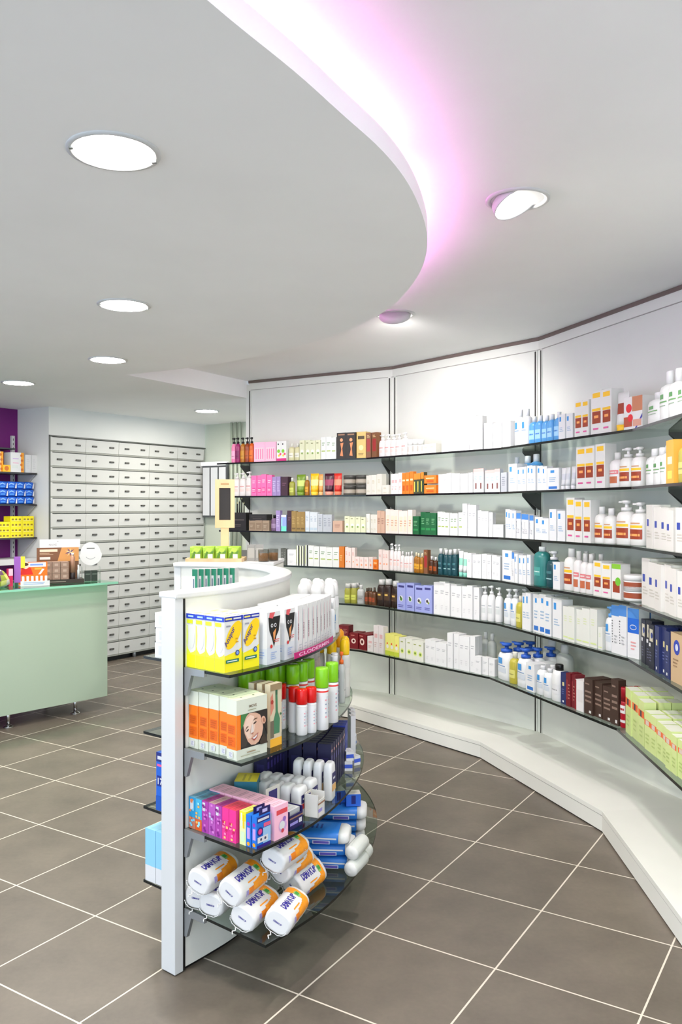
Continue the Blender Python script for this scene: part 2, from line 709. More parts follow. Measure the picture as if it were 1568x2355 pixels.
# ------------------------------------------------------------------ curved wall shelving
SHZ = [1.836, 1.572, 1.302, 1.046, 0.789, 0.474]
SHD = [0.305, 0.31, 0.315, 0.32, 0.325, 0.38]
GT = 0.012
PLD, PLH = 0.45, 0.10
BAYN = ['leftmost', 'second', 'third', 'nearest right-hand']
for k in range(4):
    t = TH[k]
    base = J[k]
    o = empty('shelving_bay', (base.x, base.y, 0))
    rel = lambda v: (v.x - base.x, v.y - base.y)
    D, N = d_(t), n_(t)
    L = BAY_L
    m1 = MB()
    m1.strip([base - base, D * L], [N * -0.03, D * L + N * -0.03], 0.0, ZUP - 0.03, PANELW)
    if k == 0:
        m1.strip([D * -0.03 + N * 0.004, D * 0.0 + N * 0.004], [D * -0.03 - N * 0.03, D * 0.0 - N * 0.03], 0, ZUP - 0.03, PANELW)
    m1.build('back_panel', o)
    m1 = MB()
    a0, a1 = miter(k, 0.006) - base, miter(k + 1, 0.006) - base
    b0, b1 = miter(k, 0.0) - base, miter(k + 1, 0.0) - base
    m1.strip([a0, a1], [b0, b1], ZUP - 0.075, ZUP - 0.022, PANELW)
    m1.strip([a0, a1], [b0, b1], ZUP - 0.0785, ZUP - 0.075, M((170, 165, 160)))
    a0, a1 = miter(k, 0.012) - base, miter(k + 1, 0.012) - base
    m1.strip([a0, a1], [b0, b1], ZUP - 0.022, ZUP - 0.001, M((112, 98, 92), 0.5))
    m1.build('top_trim', o)
    for e, sgn in ((0.026 if k else 0.01, 1), (L - 0.026, -1)):
        m1 = MB()
        c = D * e
        m1.strip([c - D * 0.013 + N * 0.006, c + D * 0.013 + N * 0.006], [c - D * 0.013, c + D * 0.013], PLH, ZUP - 0.075, BRKT if False else PANELW)
        m1.strip([c - D * 0.005 + N * 0.0075, c + D * 0.005 + N * 0.0075], [c - D * 0.005, c + D * 0.005], PLH, ZUP - 0.085, M((58, 54, 52)))
        m1.build('upright', o)
        for i, z in enumerate(SHZ):
            if i > 3:
                continue
            ln, hh = SHD[i] * 0.42, 0.095
            prof = [(0.008, 0.0), (ln, 0.0), (ln, -0.012), (0.02, -hh), (0.008, -hh)]
            vs_ = []
            for sx in (-0.003, 0.003):
                vs_ += [(c + D * sx + N * a_) for a_, _ in prof]
            vv = [(p.x, p.y, z - GT + prof[q % 5][1]) for q, p in enumerate(vs_)]
            m1 = MB()
            m1.add(vv, [(0, 1, 2, 3, 4), (9, 8, 7, 6, 5)] + [(q, 5 + q, 5 + (q + 1) % 5, (q + 1) % 5) for q in range(5)], BRKT)
            m1.build('bracket', o)
    for i, z in enumerate(SHZ):
        m1 = MB()
        w = SHD[i]
        f0, f1 = miter(k, w) - base, miter(k + 1, w) - base
        w0, w1 = miter(k, 0.012) - base, miter(k + 1, 0.012) - base
        if k == 0:
            ext = 0.09 if i == 0 else 0.06
            f0, w0 = f0 - D * ext, w0 - D * 0.0
        m1.strip([f0, f1], [w0, w1], z - GT, z, GLASS, GLASS)
        # polished front edge: dark green band
        m1.strip([f0 + N * 0.0006, f1 + N * 0.0006], [f0 - N * 0.0006, f1 - N * 0.0006], z - GT, z, GLASSE)
        m1.build('glass_shelf', o)
    m1 = MB()
    f0, f1 = miter(k, PLD) - base, miter(k + 1, PLD) - base
    w0, w1 = miter(k, 0.0) - base, miter(k + 1, 0.0) - base
    m1.strip([f0, f1], [w0, w1], PLH - 0.02, PLH, PANELW)
    f0, f1 = miter(k, PLD - 0.002) - base, miter(k + 1, PLD - 0.002) - base
    m1.strip([f0, f1], [w0, w1], PLH - 0.023, PLH - 0.02, M((120, 122, 118)))
    f0, f1 = miter(k, PLD - 0.001) - base, miter(k + 1, PLD - 0.001) - base
    m1.strip([f0, f1], [w0, w1], 0.008, PLH - 0.023, PANELW)
    f0, f1 = miter(k, PLD - 0.008) - base, miter(k + 1, PLD - 0.008) - base
    m1.strip([f0, f1], [w0, w1], 0.0, 0.008, DARK)
    m1.build('plinth', o)
    tag(o, f'white panelled shelving bay with glass shelves on the curved wall, {BAYN[k]}', 'shelving', 'curved wall shelving bays')

# ------------------------------------------------------------------ curved gondola
gon_ctl = [(-0.5217, 2.584), (-0.43, 2.70), (-0.345, 2.83), (-0.262, 3.05), (-0.216, 3.28), (-0.215, 3.50), (-0.275, 3.74), (-0.40, 3.95), (-0.58, 4.07), (-0.81, 4.12)]
GO = catmull(gon_ctl, 6)
GLEN = [0.0]
for a_, b_ in zip(GO[:-1], GO[1:]):
    GLEN.append(GLEN[-1] + (b_ - a_).length)
GTAN = tangents(GO)


def gpt(s, n):
    """point n metres outside the gondola panel at length s along it, and the heading there"""
    s = min(max(s, 0.0), GLEN[-1] - 1e-6)
    for i in range(len(GLEN) - 1):
        if GLEN[i + 1] >= s:
            break
    f = (s - GLEN[i]) / (GLEN[i + 1] - GLEN[i])
    p = GO[i].lerp(GO[i + 1], f)
    t = GTAN[i].lerp(GTAN[i + 1], f).normalized()
    return p + Vector((t.y, -t.x)) * n, math.atan2(t.y, t.x)


def gnear(p):
    """(s, n, heading) of a plan point"""
    best = None
    for k in range(0, 400):
        s = GLEN[-1] * k / 399
        q, h = gpt(s, 0)
        dd = (Vector(p[:2]) - q).length
        if best is None or dd < best[0]:
            best = (dd, s, h, q)
    dd, s, h, q = best
    n = (Vector(p[:2]) - q).dot(Vector((math.sin(h), -math.cos(h))))
    return s, n, h


GH, GTH = 1.2066, 0.066
GSZ = [0.968, 0.711, 0.455, 0.203]
GSD = [0.205, 0.256, 0.303, 0.357]
gp0 = GO[0]
gon = empty('gondola_display', (gp0.x, gp0.y, 0))
rl = lambda pts: [p - gp0 for p in pts]


def sub(s0, s1, n, step=0.03):
    m_ = max(2, int((s1 - s0) / step) + 1)
    return [gpt(s0 + (s1 - s0) * i / (m_ - 1), n)[0] for i in range(m_)]


ST, EN = 0.0, GLEN[-1]
m1 = MB()
m1.strip(rl(sub(0.034, EN - 0.034, -0.004)), rl(sub(0.034, EN - 0.034, -GTH + 0.004)), 0.012, GH - 0.02, PANELW)
m1.build('curved_panel', gon)
m1 = MB()
m1.strip(rl(sub(0.04, EN - 0.04, -0.012)), rl(sub(0.04, EN - 0.04, -GTH + 0.012)), 0.0, 0.012, BLACK)
m1.build('toe_shadow_strip', gon)  # thin black base strip drawn as the shadow line under the panel
for s0, s1 in ((0.0, 0.034), (EN - 0.034, EN)):
    m1 = MB()
    m1.strip(rl(sub(s0, s1, 0.0)), rl(sub(s0, s1, -GTH)), 0.004, GH - 0.018, LAMW)
    m1.build('end_post', gon, bevel=0.002)
for s0 in (0.034, EN - 0.04):
    m1 = MB()
    m1.strip(rl(sub(s0, s0 + 0.008, 0.0005)), rl(sub(s0, s0 + 0.008, -0.006)), 0.006, GH - 0.021, BLACK)
    m1.build('slotted_upright', gon)
m1 = MB()
m1.strip(rl(sub(-0.0, EN, 0.004)), rl(sub(0.0, EN, -GTH - 0.014)), GH - 0.02, GH, LAMW)
m1.build('top_ledge', gon, bevel=0.005)
for i, z in enumerate(GSZ):
    w = GSD[i]
    A, B = sub(0.04, EN - 0.05, w), sub(0.04, EN - 0.05, 0.001)
    m1 = MB()
    m1.strip(rl(A), rl(B), z - 0.009, z, GLASS, GLASSE)
    m1.build('glass_shelf', gon)
    # inner (hollow) side
    A, B = sub(0.085, EN - 0.05, -GTH - 0.001), sub(0.085, EN - 0.05, -GTH - 0.20)
    m1 = MB()
    m1.strip(rl(A), rl(B), z - 0.009, z, GLASS, GLASSE)
    m1.build('glass_shelf', gon)
    for s0, sg, ww in ((0.045, 1, 0.095), (EN - 0.055, 1, 0.095), (0.09, -1, 0.08)):
        p, h = gpt(s0, 0)
        D = Vector((math.cos(h), math.sin(h)))
        N = Vector((math.sin(h), -math.cos(h))) * sg
        o0 = p - gp0 if sg > 0 else p - gp0 + N * GTH
        prof = [(0.001, 0.004), (ww, 0.004), (ww, -0.016), (0.034, -0.018), (0.012, -0.085), (0.001, -0.085)]
        vv = []
        for sx in (-0.008, 0.004):
            for a_, zz in prof:
                q = o0 + D * sx + N * a_
                vv.append((q.x, q.y, z - 0.004 + zz))
        m1 = MB()
        n6 = len(prof)
        m1.add(vv, [tuple(range(n6)), tuple(range(2 * n6 - 1, n6 - 1, -1))] + [(q, n6 + q, n6 + (q + 1) % n6, (q + 1) % n6) for q in range(n6)], GREYM)
        m1.build('bracket', gon)
tag(gon, 'white curved free-standing gondola with four glass shelves in the foreground', 'display gondola')


# ------------------------------------------------------------------ packaging builders (front faces local -y, base at z = 0)
_proto = {}


def proto(key, make):
    if key not in _proto:
        root = make()
        _proto[key] = [root, None, False]
    return _proto[key]


def spawn(key, make, loc, rot):
    """first use moves the thing itself, later uses copy it with its parts"""
    p = proto(key, make)
    if not p[2]:
        p[2] = True
        ch = kids(p[0])
        p[1] = [(c, kids(c)) for c in ch]
        p[0].location = loc
        p[0].rotation_euler = (0, 0, rot)
        return p[0]
    return dup((p[0], p[1]), loc, rot)


class Face:
    """draws flat print on one face of a carton; u across, v up, both 0..1"""

    def __init__(self, mb_, w, d, h, face='front'):
        self.m, self.w, self.d, self.h, self.face, self.k = mb_, w, d, h, face, 0
        self.W = w if face in ('front', 'top') else d
        self.H = d if face == 'top' else h

    def pt(self, u, v, e):
        w, d, h = self.w, self.d, self.h
        if self.face == 'front':
            return (-w / 2 + u * w, -d / 2 - e, v * h)
        if self.face == 'left':
            return (-w / 2 - e, d / 2 - u * d, v * h)
        if self.face == 'right':
            return (w / 2 + e, -d / 2 + u * d, v * h)
        return (-w / 2 + u * w, -d / 2 + v * d, h + e)

    def poly(self, pts, c, rough=0.4):
        self.k += 1
        self.m.poly([self.pt(u, v, 0.00025 * self.k) for u, v in pts], M(c, rough))
        return self

    def rect(self, u0, u1, v0, v1, c):
        return self.poly([(u0, v0), (u1, v0), (u1, v1), (u0, v1)], c)

    def disc(self, u, v, r, c, asp=None, n=16, rot=0.0, ry=None):
        asp = self.W / self.H if asp is None else asp
        ry = r if ry is None else ry
        P = []
        for i in range(n):
            t = 2 * math.pi * i / n
            a, b = r * math.cos(t), ry * math.sin(t)
            P.append((min(max(u + a * math.cos(rot) - b * math.sin(rot), 0.0), 1.0), v + (a * math.sin(rot) + b * math.cos(rot)) * asp))
        return self.poly(P, c)

    def text(self, body, u, v, hgt, c, rot=0.0, bold=0.0, fit=None):
        """hgt, fit in metres"""
        self.k += 1
        vv, ff, wd = text_geo(body, bold)
        sx = hgt
        if fit and wd * hgt > fit:
            sx = fit / wd
        P = []
        for a, b in vv:
            x, y = a * sx, b * hgt
            x, y = x * math.cos(rot) - y * math.sin(rot), x * math.sin(rot) + y * math.cos(rot)
            P.append(self.pt(u + x / self.W, v + y / self.H, 0.00025 * self.k))
        self.m.add(P, ff, M(c))
        return self

    def lines(self, u0, u1, v0, v1, n, c):
        """rows of fine print too small to read"""
        rnd = random.Random(int(u0 * 97 + v0 * 31 + n))
        for i in range(n):
            v = v0 + (v1 - v0) * (i + 0.3) / n
            self.rect(u0, u0 + (u1 - u0) * rnd.uniform(0.55, 1.0), v, v + (v1 - v0) * 0.4 / n, c)
        return self


# carton designs: body colour + print on the front; each print is (kind, ...)
def carton(w, d, h, base, prints=(), top=None, side=None):
    m1 = MB()
    m1.box(-w / 2, w / 2, -d / 2, d / 2, 0, h, M(base))
    if top or side:
        f = Face(m1, w, d, h, 'top')
        if top:
            f.rect(0.02, 0.98, 0.02, 0.98, top)
        if side:
            Face(m1, w, d, h, 'left').rect(0.0, 1, 0.0, 1, side)
            Face(m1, w, d, h, 'right').rect(0.0, 1, 0.0, 1, side)
    f = Face(m1, w, d, h)
    for p in prints:
        getattr(f, p[0])(*p[1:])
    fs = Face(m1, w, d, h, 'left')
    fs.lines(0.25, 0.75, 0.2, 0.6, 4, tuple(int(v * 0.82) for v in base))
    return m1


R = lambda *a: ('rect',) + a
DSC = lambda *a: ('disc',) + a
LN = lambda *a: ('lines',) + a
GR = (170, 172, 175)
STY = {
    'white': ((244, 244, 243), [LN(0.2, 0.8, 0.62, 0.75, 2, GR), LN(0.25, 0.75, 0.15, 0.3, 3, (205, 206, 208))]),
    'whiteblue': ((243, 245, 247), [R(0.12, 0.4, 0.72, 0.9, (58, 140, 205)), LN(0.15, 0.85, 0.3, 0.5, 3, (150, 175, 200))]),
    'whitebluefoot': ((243, 245, 247), [R(0.3, 0.62, 0.78, 0.9, (58, 140, 205)), R(0.15, 0.85, 0.05, 0.17, (45, 110, 190)), LN(0.2, 0.8, 0.35, 0.6, 3, (150, 175, 200))]),
    'whitebluetop': ((240, 242, 245), [R(0, 1, 0.78, 1, (70, 130, 200)), LN(0.08, 0.2, 0.2, 0.7, 9, (60, 62, 70)), LN(0.4, 0.8, 0.2, 0.4, 3, GR)]),
    'whitebluelogo': ((240, 242, 245), [R(0, 1, 0.5, 1, (30, 98, 196)), R(0, 1, 0.8, 1, (70, 130, 200)), DSC(0.5, 0.62, 0.3, (225, 232, 245), None, 18, 0.0, 0.16), DSC(0.5, 0.62, 0.26, (30, 98, 196), None, 18, 0.0, 0.12), LN(0.3, 0.75, 0.15, 0.35, 3, (214, 150, 150))]),
    'whitegreen': ((240, 243, 238), [R(0.15, 0.85, 0.35, 0.4, (150, 172, 70)), LN(0.2, 0.8, 0.6, 0.78, 2, (120, 150, 110))]),
    'whitepink': ((240, 228, 226), [R(0.2, 0.8, 0.55, 0.7, (214, 170, 170)), LN(0.2, 0.8, 0.2, 0.4, 3, (200, 165, 160))]),
    'whitepinktop': ((243, 242, 241), [R(0, 1, 0.86, 1, (228, 170, 165)), R(0.35, 0.65, 0.15, 0.4, (120, 80, 75)), LN(0.2, 0.8, 0.5, 0.7, 3, (150, 185, 215))]),
    'fruit': ((246, 246, 240), [R(0, 1, 0, 0.14, (206, 30, 120)), DSC(0.35, 0.5, 0.28, (120, 190, 40)), DSC(0.68, 0.35, 0.2, (225, 70, 110)), DSC(0.3, 0.85, 0.12, (40, 35, 45)), DSC(0.4, 0.28, 0.18, (240, 200, 60))]),
    'pink': ((238, 105, 165), [LN(0.2, 0.8, 0.6, 0.78, 2, (250, 200, 225)), R(0.2, 0.8, 0.15, 0.4, (228, 70, 140)), LN(0.2, 0.8, 0.2, 0.35, 2, (250, 200, 225))]),
    'giftpink': ((248, 178, 204), [R(0.1, 0.9, 0.1, 0.72, (250, 200, 220)), R(0.16, 0.24, 0.14, 0.66, (233, 120, 165)), R(0.36, 0.44, 0.14, 0.66, (233, 120, 165)), R(0.56, 0.64, 0.14, 0.66, (233, 120, 165)), R(0.76, 0.84, 0.14, 0.66, (233, 120, 165))]),
    'lavender': ((150, 130, 180), [LN(0.15, 0.85, 0.2, 0.8, 6, (196, 182, 214))]),
    'plum': ((58, 28, 44), [LN(0.2, 0.8, 0.5, 0.7, 2, (110, 70, 90))]),
    'blackbox': ((30, 28, 28), [R(0.1, 0.9, 0.55, 0.62, (70, 64, 62)), LN(0.2, 0.8, 0.2, 0.35, 2, (90, 80, 76))]),
    'blackfig': ((36, 28, 24), [DSC(0.5, 0.72, 0.16, (228, 150, 105)), ('poly', [(0.35, 0.12), (0.68, 0.1), (0.6, 0.4), (0.72, 0.62), (0.38, 0.6), (0.5, 0.36)], (216, 128, 80)), R(0.15, 0.85, 0.9, 0.95, (150, 110, 80))]),
    'gold': ((206, 176, 106), [R(0.15, 0.85, 0.72, 0.84, (70, 54, 26)), DSC(0.5, 0.4, 0.25, (232, 208, 150)), LN(0.2, 0.8, 0.1, 0.2, 2, (120, 95, 50))]),
    'brown': ((120, 78, 50), [R(0.15, 0.85, 0.25, 0.75, (150, 40, 40)), LN(0.2, 0.8, 0.8, 0.92, 2, (210, 180, 130))]),
    'olivegold': ((146, 118, 64), [R(0.1, 0.9, 0.1, 0.18, (105, 82, 40)), LN(0.15, 0.85, 0.35, 0.75, 5, (180, 152, 92))]),
    'taupe': ((150, 130, 108), [R(0.08, 0.92, 0.1, 0.75, (132, 112, 92)), LN(0.2, 0.8, 0.3, 0.55, 3, (178, 160, 138))]),
    'cream': ((232, 226, 206), [LN(0.2, 0.8, 0.55, 0.75, 3, (190, 180, 150)), LN(0.2, 0.8, 0.15, 0.25, 2, (200, 192, 165))]),
    'creamblue': ((233, 228, 216), [R(0.12, 0.42, 0.5, 0.66, (42, 66, 160)), LN(0.15, 0.8, 0.22, 0.42, 3, (190, 186, 176))]),
    'peach': ((242, 220, 204), [R(0.15, 0.85, 0.1, 0.75, (238, 206, 184)), LN(0.25, 0.75, 0.3, 0.6, 3, (196, 150, 126))]),
    'tan': ((196, 162, 140), [LN(0.2, 0.8, 0.4, 0.7, 4, (150, 110, 95))]),
    'paleblue': ((206, 216, 224), [LN(0.2, 0.8, 0.5, 0.8, 4, (150, 165, 180)), R(0.1, 0.9, 0.08, 0.2, (176, 192, 204))]),
    'silver': ((176, 180, 186), [LN(0.2, 0.8, 0.3, 0.8, 5, (132, 138, 148))]),
    'irid': ((140, 160, 226), [R(0, 1, 0, 0.3, (110, 220, 190)), R(0, 0.25, 0.3, 0.8, (160, 210, 240)), R(0, 1, 0.86, 1, (230, 230, 245))]),
    'greenpale': ((206, 208, 176), [DSC(0.5, 0.45, 0.3, (240, 240, 228)), DSC(0.5, 0.35, 0.18, (120, 150, 70)), LN(0.2, 0.8, 0.8, 0.92, 1, (120, 120, 80))]),
    'darkgreen': ((22, 92, 52), [R(0.12, 0.88, 0.2, 0.3, (40, 130, 70)), LN(0.2, 0.8, 0.45, 0.75, 4, (110, 170, 120))]),
    'orange': ((222, 118, 34), [R(0.15, 0.85, 0.6, 0.68, (250, 220, 170)), R(0.2, 0.8, 0.15, 0.4, (188, 84, 20))]),
    'orangestripe': ((66, 66, 44), [R(0, 1, 0.7, 1, (226, 130, 40)), R(0.1, 0.4, 0.1, 0.6, (206, 190, 80)), R(0.55, 0.9, 0.1, 0.6, (40, 70, 50))]),
    'orangebrown': ((200, 112, 30), [LN(0.2, 0.8, 0.3, 0.6, 3, (240, 190, 120))]),
    'pinkpeach': ((243, 214, 202), [LN(0.2, 0.8, 0.6, 0.8, 3, (206, 140, 130)), DSC(0.5, 0.3, 0.2, (238, 150, 110))]),
    'blackwhite': ((240, 241, 232), [R(0.55, 1, 0, 1, (28, 30, 24)), R(0, 0.12, 0.1, 1, (190, 205, 90))]),
    'greytube': ((88, 90, 84), [LN(0.2, 0.8, 0.3, 0.8, 5, (130, 132, 126))]),
    'lilac': ((150, 158, 212), [R(0.15, 0.85, 0.84, 0.92, (60, 60, 120)), DSC(0.5, 0.42, 0.26, (206, 212, 238)), DSC(0.45, 0.42, 0.13, (70, 60, 60)), DSC(0.62, 0.36, 0.1, (130, 150, 60)), LN(0.15, 0.85, 0.08, 0.2, 2, (90, 90, 160))]),
    'lilacveg': ((150, 158, 212), [R(0.15, 0.85, 0.84, 0.92, (60, 60, 120)), DSC(0.5, 0.42, 0.26, (206, 212, 238)), DSC(0.5, 0.40, 0.15, (76, 120, 50)), DSC(0.42, 0.47, 0.08, (40, 70, 30)), LN(0.15, 0.85, 0.08, 0.2, 2, (90, 90, 160))]),
    'palegreenwhite': ((235, 240, 226), [LN(0.2, 0.8, 0.55, 0.75, 3, (205, 215, 170)), R(0.1, 0.9, 0.08, 0.12, (205, 220, 150))]),
    'navy': ((32, 42, 92), [R(0.3, 0.62, 0.58, 0.7, (206, 196, 140)), LN(0.2, 0.8, 0.3, 0.5, 3, (90, 100, 150)), R(0.35, 0.6, 0.06, 0.12, (230, 232, 238))]),
    'darknavy': ((24, 26, 42), [R(0.2, 0.8, 0.62, 0.9, (196, 190, 168)), DSC(0.6, 0.76, 0.2, (40, 60, 130)), R(0.1, 0.4, 0.5, 0.58, (220, 222, 230)), LN(0.2, 0.7, 0.15, 0.4, 4, (90, 94, 120))]),
    'tanblue': ((188, 160, 124), [DSC(0.5, 0.72, 0.26, (40, 60, 160)), DSC(0.5, 0.72, 0.12, (200, 205, 230)), LN(0.2, 0.8, 0.3, 0.5, 3, (140, 110, 80))]),
    'darkred': ((112, 18, 28), [DSC(0.5, 0.5, 0.26, (226, 200, 190)), DSC(0.5, 0.5, 0.13, (90, 10, 20)), LN(0.2, 0.8, 0.8, 0.92, 1, (200, 120, 110))]),
    'darkredp': ((104, 20, 30), [R(0.1, 0.4, 0.2, 0.8, (132, 40, 46)), LN(0.5, 0.9, 0.2, 0.7, 5, (170, 110, 100))]),
    'redwhite': ((236, 230, 228), [R(0, 0.18, 0, 1, (130, 24, 34)), R(0.3, 0.9, 0.3, 0.7, (220, 212, 208))]),
    'darkbrown': ((62, 44, 36), [LN(0.12, 0.88, 0.3, 0.7, 3, (128, 106, 94)), R(0.6, 0.85, 0.05, 0.12, (226, 222, 216)), LN(0.15, 0.8, 0.8, 0.9, 1, (128, 106, 94))]),
    'sun': ((245, 243, 236), [R(0.15, 0.85, 0.84, 0.95, (240, 190, 40)), R(0.1, 0.9, 0.54, 0.6, (240, 190, 40)), R(0.12, 0.9, 0.26, 0.53, (150, 58, 30)), R(0.3, 0.7, 0.38, 0.44, (236, 160, 90)), R(0.2, 0.7, 0.12, 0.16, (214, 90, 150))]),
    'sungreen': ((245, 243, 236), [R(0, 1, 0.86, 1, (130, 190, 50)), R(0.12, 0.9, 0.18, 0.5, (150, 58, 30)), DSC(0.7, 0.5, 0.3, (110, 185, 50))]),
    'sunpack': ((244, 240, 236), [R(0.45, 1, 0.55, 1, (186, 120, 84)), R(0.0, 0.45, 0.1, 0.4, (170, 70, 40)), DSC(0.28, 0.66, 0.16, (214, 30, 40)), DSC(0.36, 0.36, 0.14, (214, 30, 40)), ('poly', [(0.6, 0.02), (0.68, 0.02), (1.0, 0.36), (1.0, 0.46)], (50, 50, 150)), R(0.5, 0.95, 0.1, 0.3, (205, 150, 130))]),
    'yellowgreen': ((226, 222, 120), [DSC(0.5, 0.4, 0.28, (245, 245, 232)), DSC(0.45, 0.55, 0.14, (220, 60, 40)), R(0, 1, 0, 0.2, (186, 200, 60))]),
    'palelime': ((236, 238, 214), [DSC(0.5, 0.36, 0.3, (210, 222, 130)), DSC(0.5, 0.36, 0.15, (110, 140, 50)), LN(0.25, 0.75, 0.75, 0.88, 1, (150, 160, 90))]),
    'goldbox': ((222, 170, 70), [R(0.2, 0.8, 0.45, 0.62, (240, 226, 190)), R(0.2, 0.8, 0.12, 0.3, (240, 210, 90))]),
    'hairgreen': ((198, 212, 140), [R(0, 1, 0.62, 0.78, (228, 96, 36)), R(0.3, 0.6, 0.63, 0.77, (54, 50, 56)), LN(0.2, 0.8, 0.15, 0.45, 3, (170, 190, 110))]),
    'hairgreenb': ((200, 214, 142), [R(0, 1, 0.64, 0.78, (226, 100, 44)), R(0.2, 0.75, 0.65, 0.77, (206, 190, 176)), LN(0.2, 0.8, 0.15, 0.45, 3, (170, 190, 110))]),
    'brownpack': ((140, 112, 96), [LN(0.2, 0.8, 0.3, 0.7, 3, (190, 166, 150))]),
    'skyblue': ((150, 205, 232), [R(0, 1, 0, 0.34, (244, 244, 246)), R(0.1, 0.9, 0.36, 0.42, (120, 185, 222)), LN(0.15, 0.85, 0.55, 0.85, 5, (120, 180, 215)), DSC(0.3, 0.4, 0.06, (220, 120, 120)), DSC(0.7, 0.4, 0.06, (90, 90, 180))]),
}


def mk_carton(style, w, d, h, name='cosmetic_carton'):
    base, prints = STY[style]
    top = (236, 240, 210) if style.startswith('hairgreen') else None
    return carton(w, d, h, base, prints, top).build(name)


def front_pick(n, lo, hi, mat, rows):
    """label only on the front half of given lathe rows"""
    def f(k, i):
        if k in rows:
            t = (i + 1.0) / n * 360.0
            if lo <= t % 360 <= hi:
                return mat
        return None
    return f


BOT = {  # body, cap, label, label2, shape
    'blackcap_pink': ((232, 130, 170), BLACK, (240, 170, 200)),
    'blackcap_magenta': ((150, 40, 100), BLACK, (120, 20, 80)),
    'blackcap_amber': ((176, 110, 30), BLACK, (200, 140, 40)),
    'blackcap_brown': ((140, 60, 26), BLACK, (170, 80, 30)),
    'blackcap_orange': ((206, 88, 20), BLACK, (226, 110, 30)),
    'white': ((242, 242, 241), M((246, 246, 246)), (214, 220, 214)),
    'whitegreen': ((242, 243, 240), M((246, 246, 246)), (120, 160, 110)),
    'whitepink': ((240, 226, 222), M((246, 240, 238)), (206, 150, 146)),
    'blue': ((80, 150, 206), M((236, 240, 244)), (150, 196, 230)),
    'whiteblue': ((240, 243, 246), M((236, 238, 242)), (58, 140, 205)),
    'sunbottle': ((245, 243, 236), M((238, 236, 232)), (150, 58, 30)),
    'sunred': ((245, 240, 236), M((226, 222, 216)), (206, 90, 96)),
    'olive': ((150, 150, 60), M((205, 205, 200)), (190, 196, 90)),
    'beige': ((196, 192, 150), M((226, 222, 206)), (226, 224, 196)),
    'amber': ((150, 96, 20), M((226, 214, 180)), (206, 150, 40)),
    'darkamber': ((66, 36, 14), M((240, 240, 238)), (150, 70, 20)),
    'brownwhite': ((40, 26, 22), M((242, 242, 240)), (86, 66, 40)),
    'teal': ((20, 66, 74), M((240, 240, 238)), (30, 84, 90)),
    'bigteal': ((48, 122, 118), M((230, 234, 236)), (60, 136, 130)),
    'clear': ((190, 194, 190), M((232, 234, 232)), (206, 208, 204)),
    'silver': ((176, 178, 176), M((226, 226, 226)), (150, 152, 150)),
    'purple': ((110, 84, 116), BLACK, (150, 126, 156)),
    'navywhite': ((238, 240, 244), M((240, 240, 242)), (30, 44, 84)),
    'blackcapwhite': ((240, 241, 242), BLACK, (226, 228, 232)),
    'oliveyellow': ((176, 166, 60), M((236, 232, 206)), (206, 200, 110)),
    'redcan': ((160, 16, 34), M((150, 14, 30)), (226, 214, 214)),
    'flacon': ((92, 58, 34), M((84, 70, 60)), (150, 70, 40)),
    'tealgreen': ((236, 242, 240), M((240, 240, 240)), (110, 190, 172)),
}


WRAPS = {   # printed patches: height fractions of the body, angles (270 faces the shopper), colour
    'whiteblue': [(.58, .8, 248, 278, (58, 140, 205)), (.28, .46, 232, 308, (196, 212, 228)), (.5, .53, 232, 300, (120, 150, 190))],
    'sunbottle': [(.2, .5, 222, 318, (150, 58, 30)), (.54, .62, 222, 318, (240, 190, 40)), (.29, .36, 238, 302, (236, 160, 90)), (.66, .7, 240, 300, (200, 150, 110))],
    'whitegreen': [(.5, .54, 230, 310, (110, 160, 100)), (.4, .43, 238, 300, (150, 170, 150)), (.6, .72, 256, 284, (90, 150, 90))],
    'sunred': [(.48, .62, 225, 315, (214, 120, 124)), (.16, .4, 236, 304, (184, 100, 64)), (.53, .57, 240, 300, (240, 220, 214))],
    'white': [(.3, .5, 240, 300, (206, 214, 212)), (.56, .6, 245, 295, (170, 176, 180))],
    'whitepink': [(.5, .56, 235, 305, (206, 150, 146)), (.25, .42, 240, 300, (226, 196, 190))],
    'navywhite': [(.12, .88, 205, 335, (30, 44, 84)), (.62, .7, 240, 300, (220, 224, 236)), (.4, .44, 240, 300, (190, 196, 220))],
    'blue': [(.2, .62, 225, 315, (150, 196, 230)), (.4, .46, 240, 300, (60, 120, 190))],
    'redcan': [(.2, .3, 210, 330, (226, 214, 214)), (.55, .85, 210, 330, (230, 224, 224)), (.66, .74, 230, 310, (170, 30, 40))],
    'teal': [(.3, .34, 240, 300, (150, 190, 190)), (.5, .6, 240, 300, (60, 110, 116))],
    'bigteal': [(.3, .55, 240, 300, (70, 150, 142)), (.4, .43, 246, 294, (190, 220, 214))],
    'brownwhite': [(.3, .66, 225, 315, (70, 50, 36)), (.5, .58, 250, 290, (206, 170, 90))],
}


def wraps(m1, style, w, d, hb, pw, lc, lab):
    """print on the curved side of a bottle"""
    for z0, z1, a0, a1, col in WRAPS.get(style, [(lab[0], lab[1], 222, 318, lc), (lab[0] + .12, lab[0] + .16, 240, 300, tuple(int(v * .7) for v in lc))]):
        vv, n = [], 6
        for z in (z0 * hb, z1 * hb):
            for i in range(n + 1):
                t = math.radians(a0 + (a1 - a0) * i / n)
                x, y = math.cos(t), math.sin(t)
                x = math.copysign(abs(x) ** pw, x)
                y = math.copysign(abs(y) ** pw, y)
                vv.append((x * (w / 2 + .0007), y * (d / 2 + .0007), z))
        m1.add(vv, [(i, i + 1, n + 2 + i, n + 1 + i) for i in range(n)], M(col, .35), True)


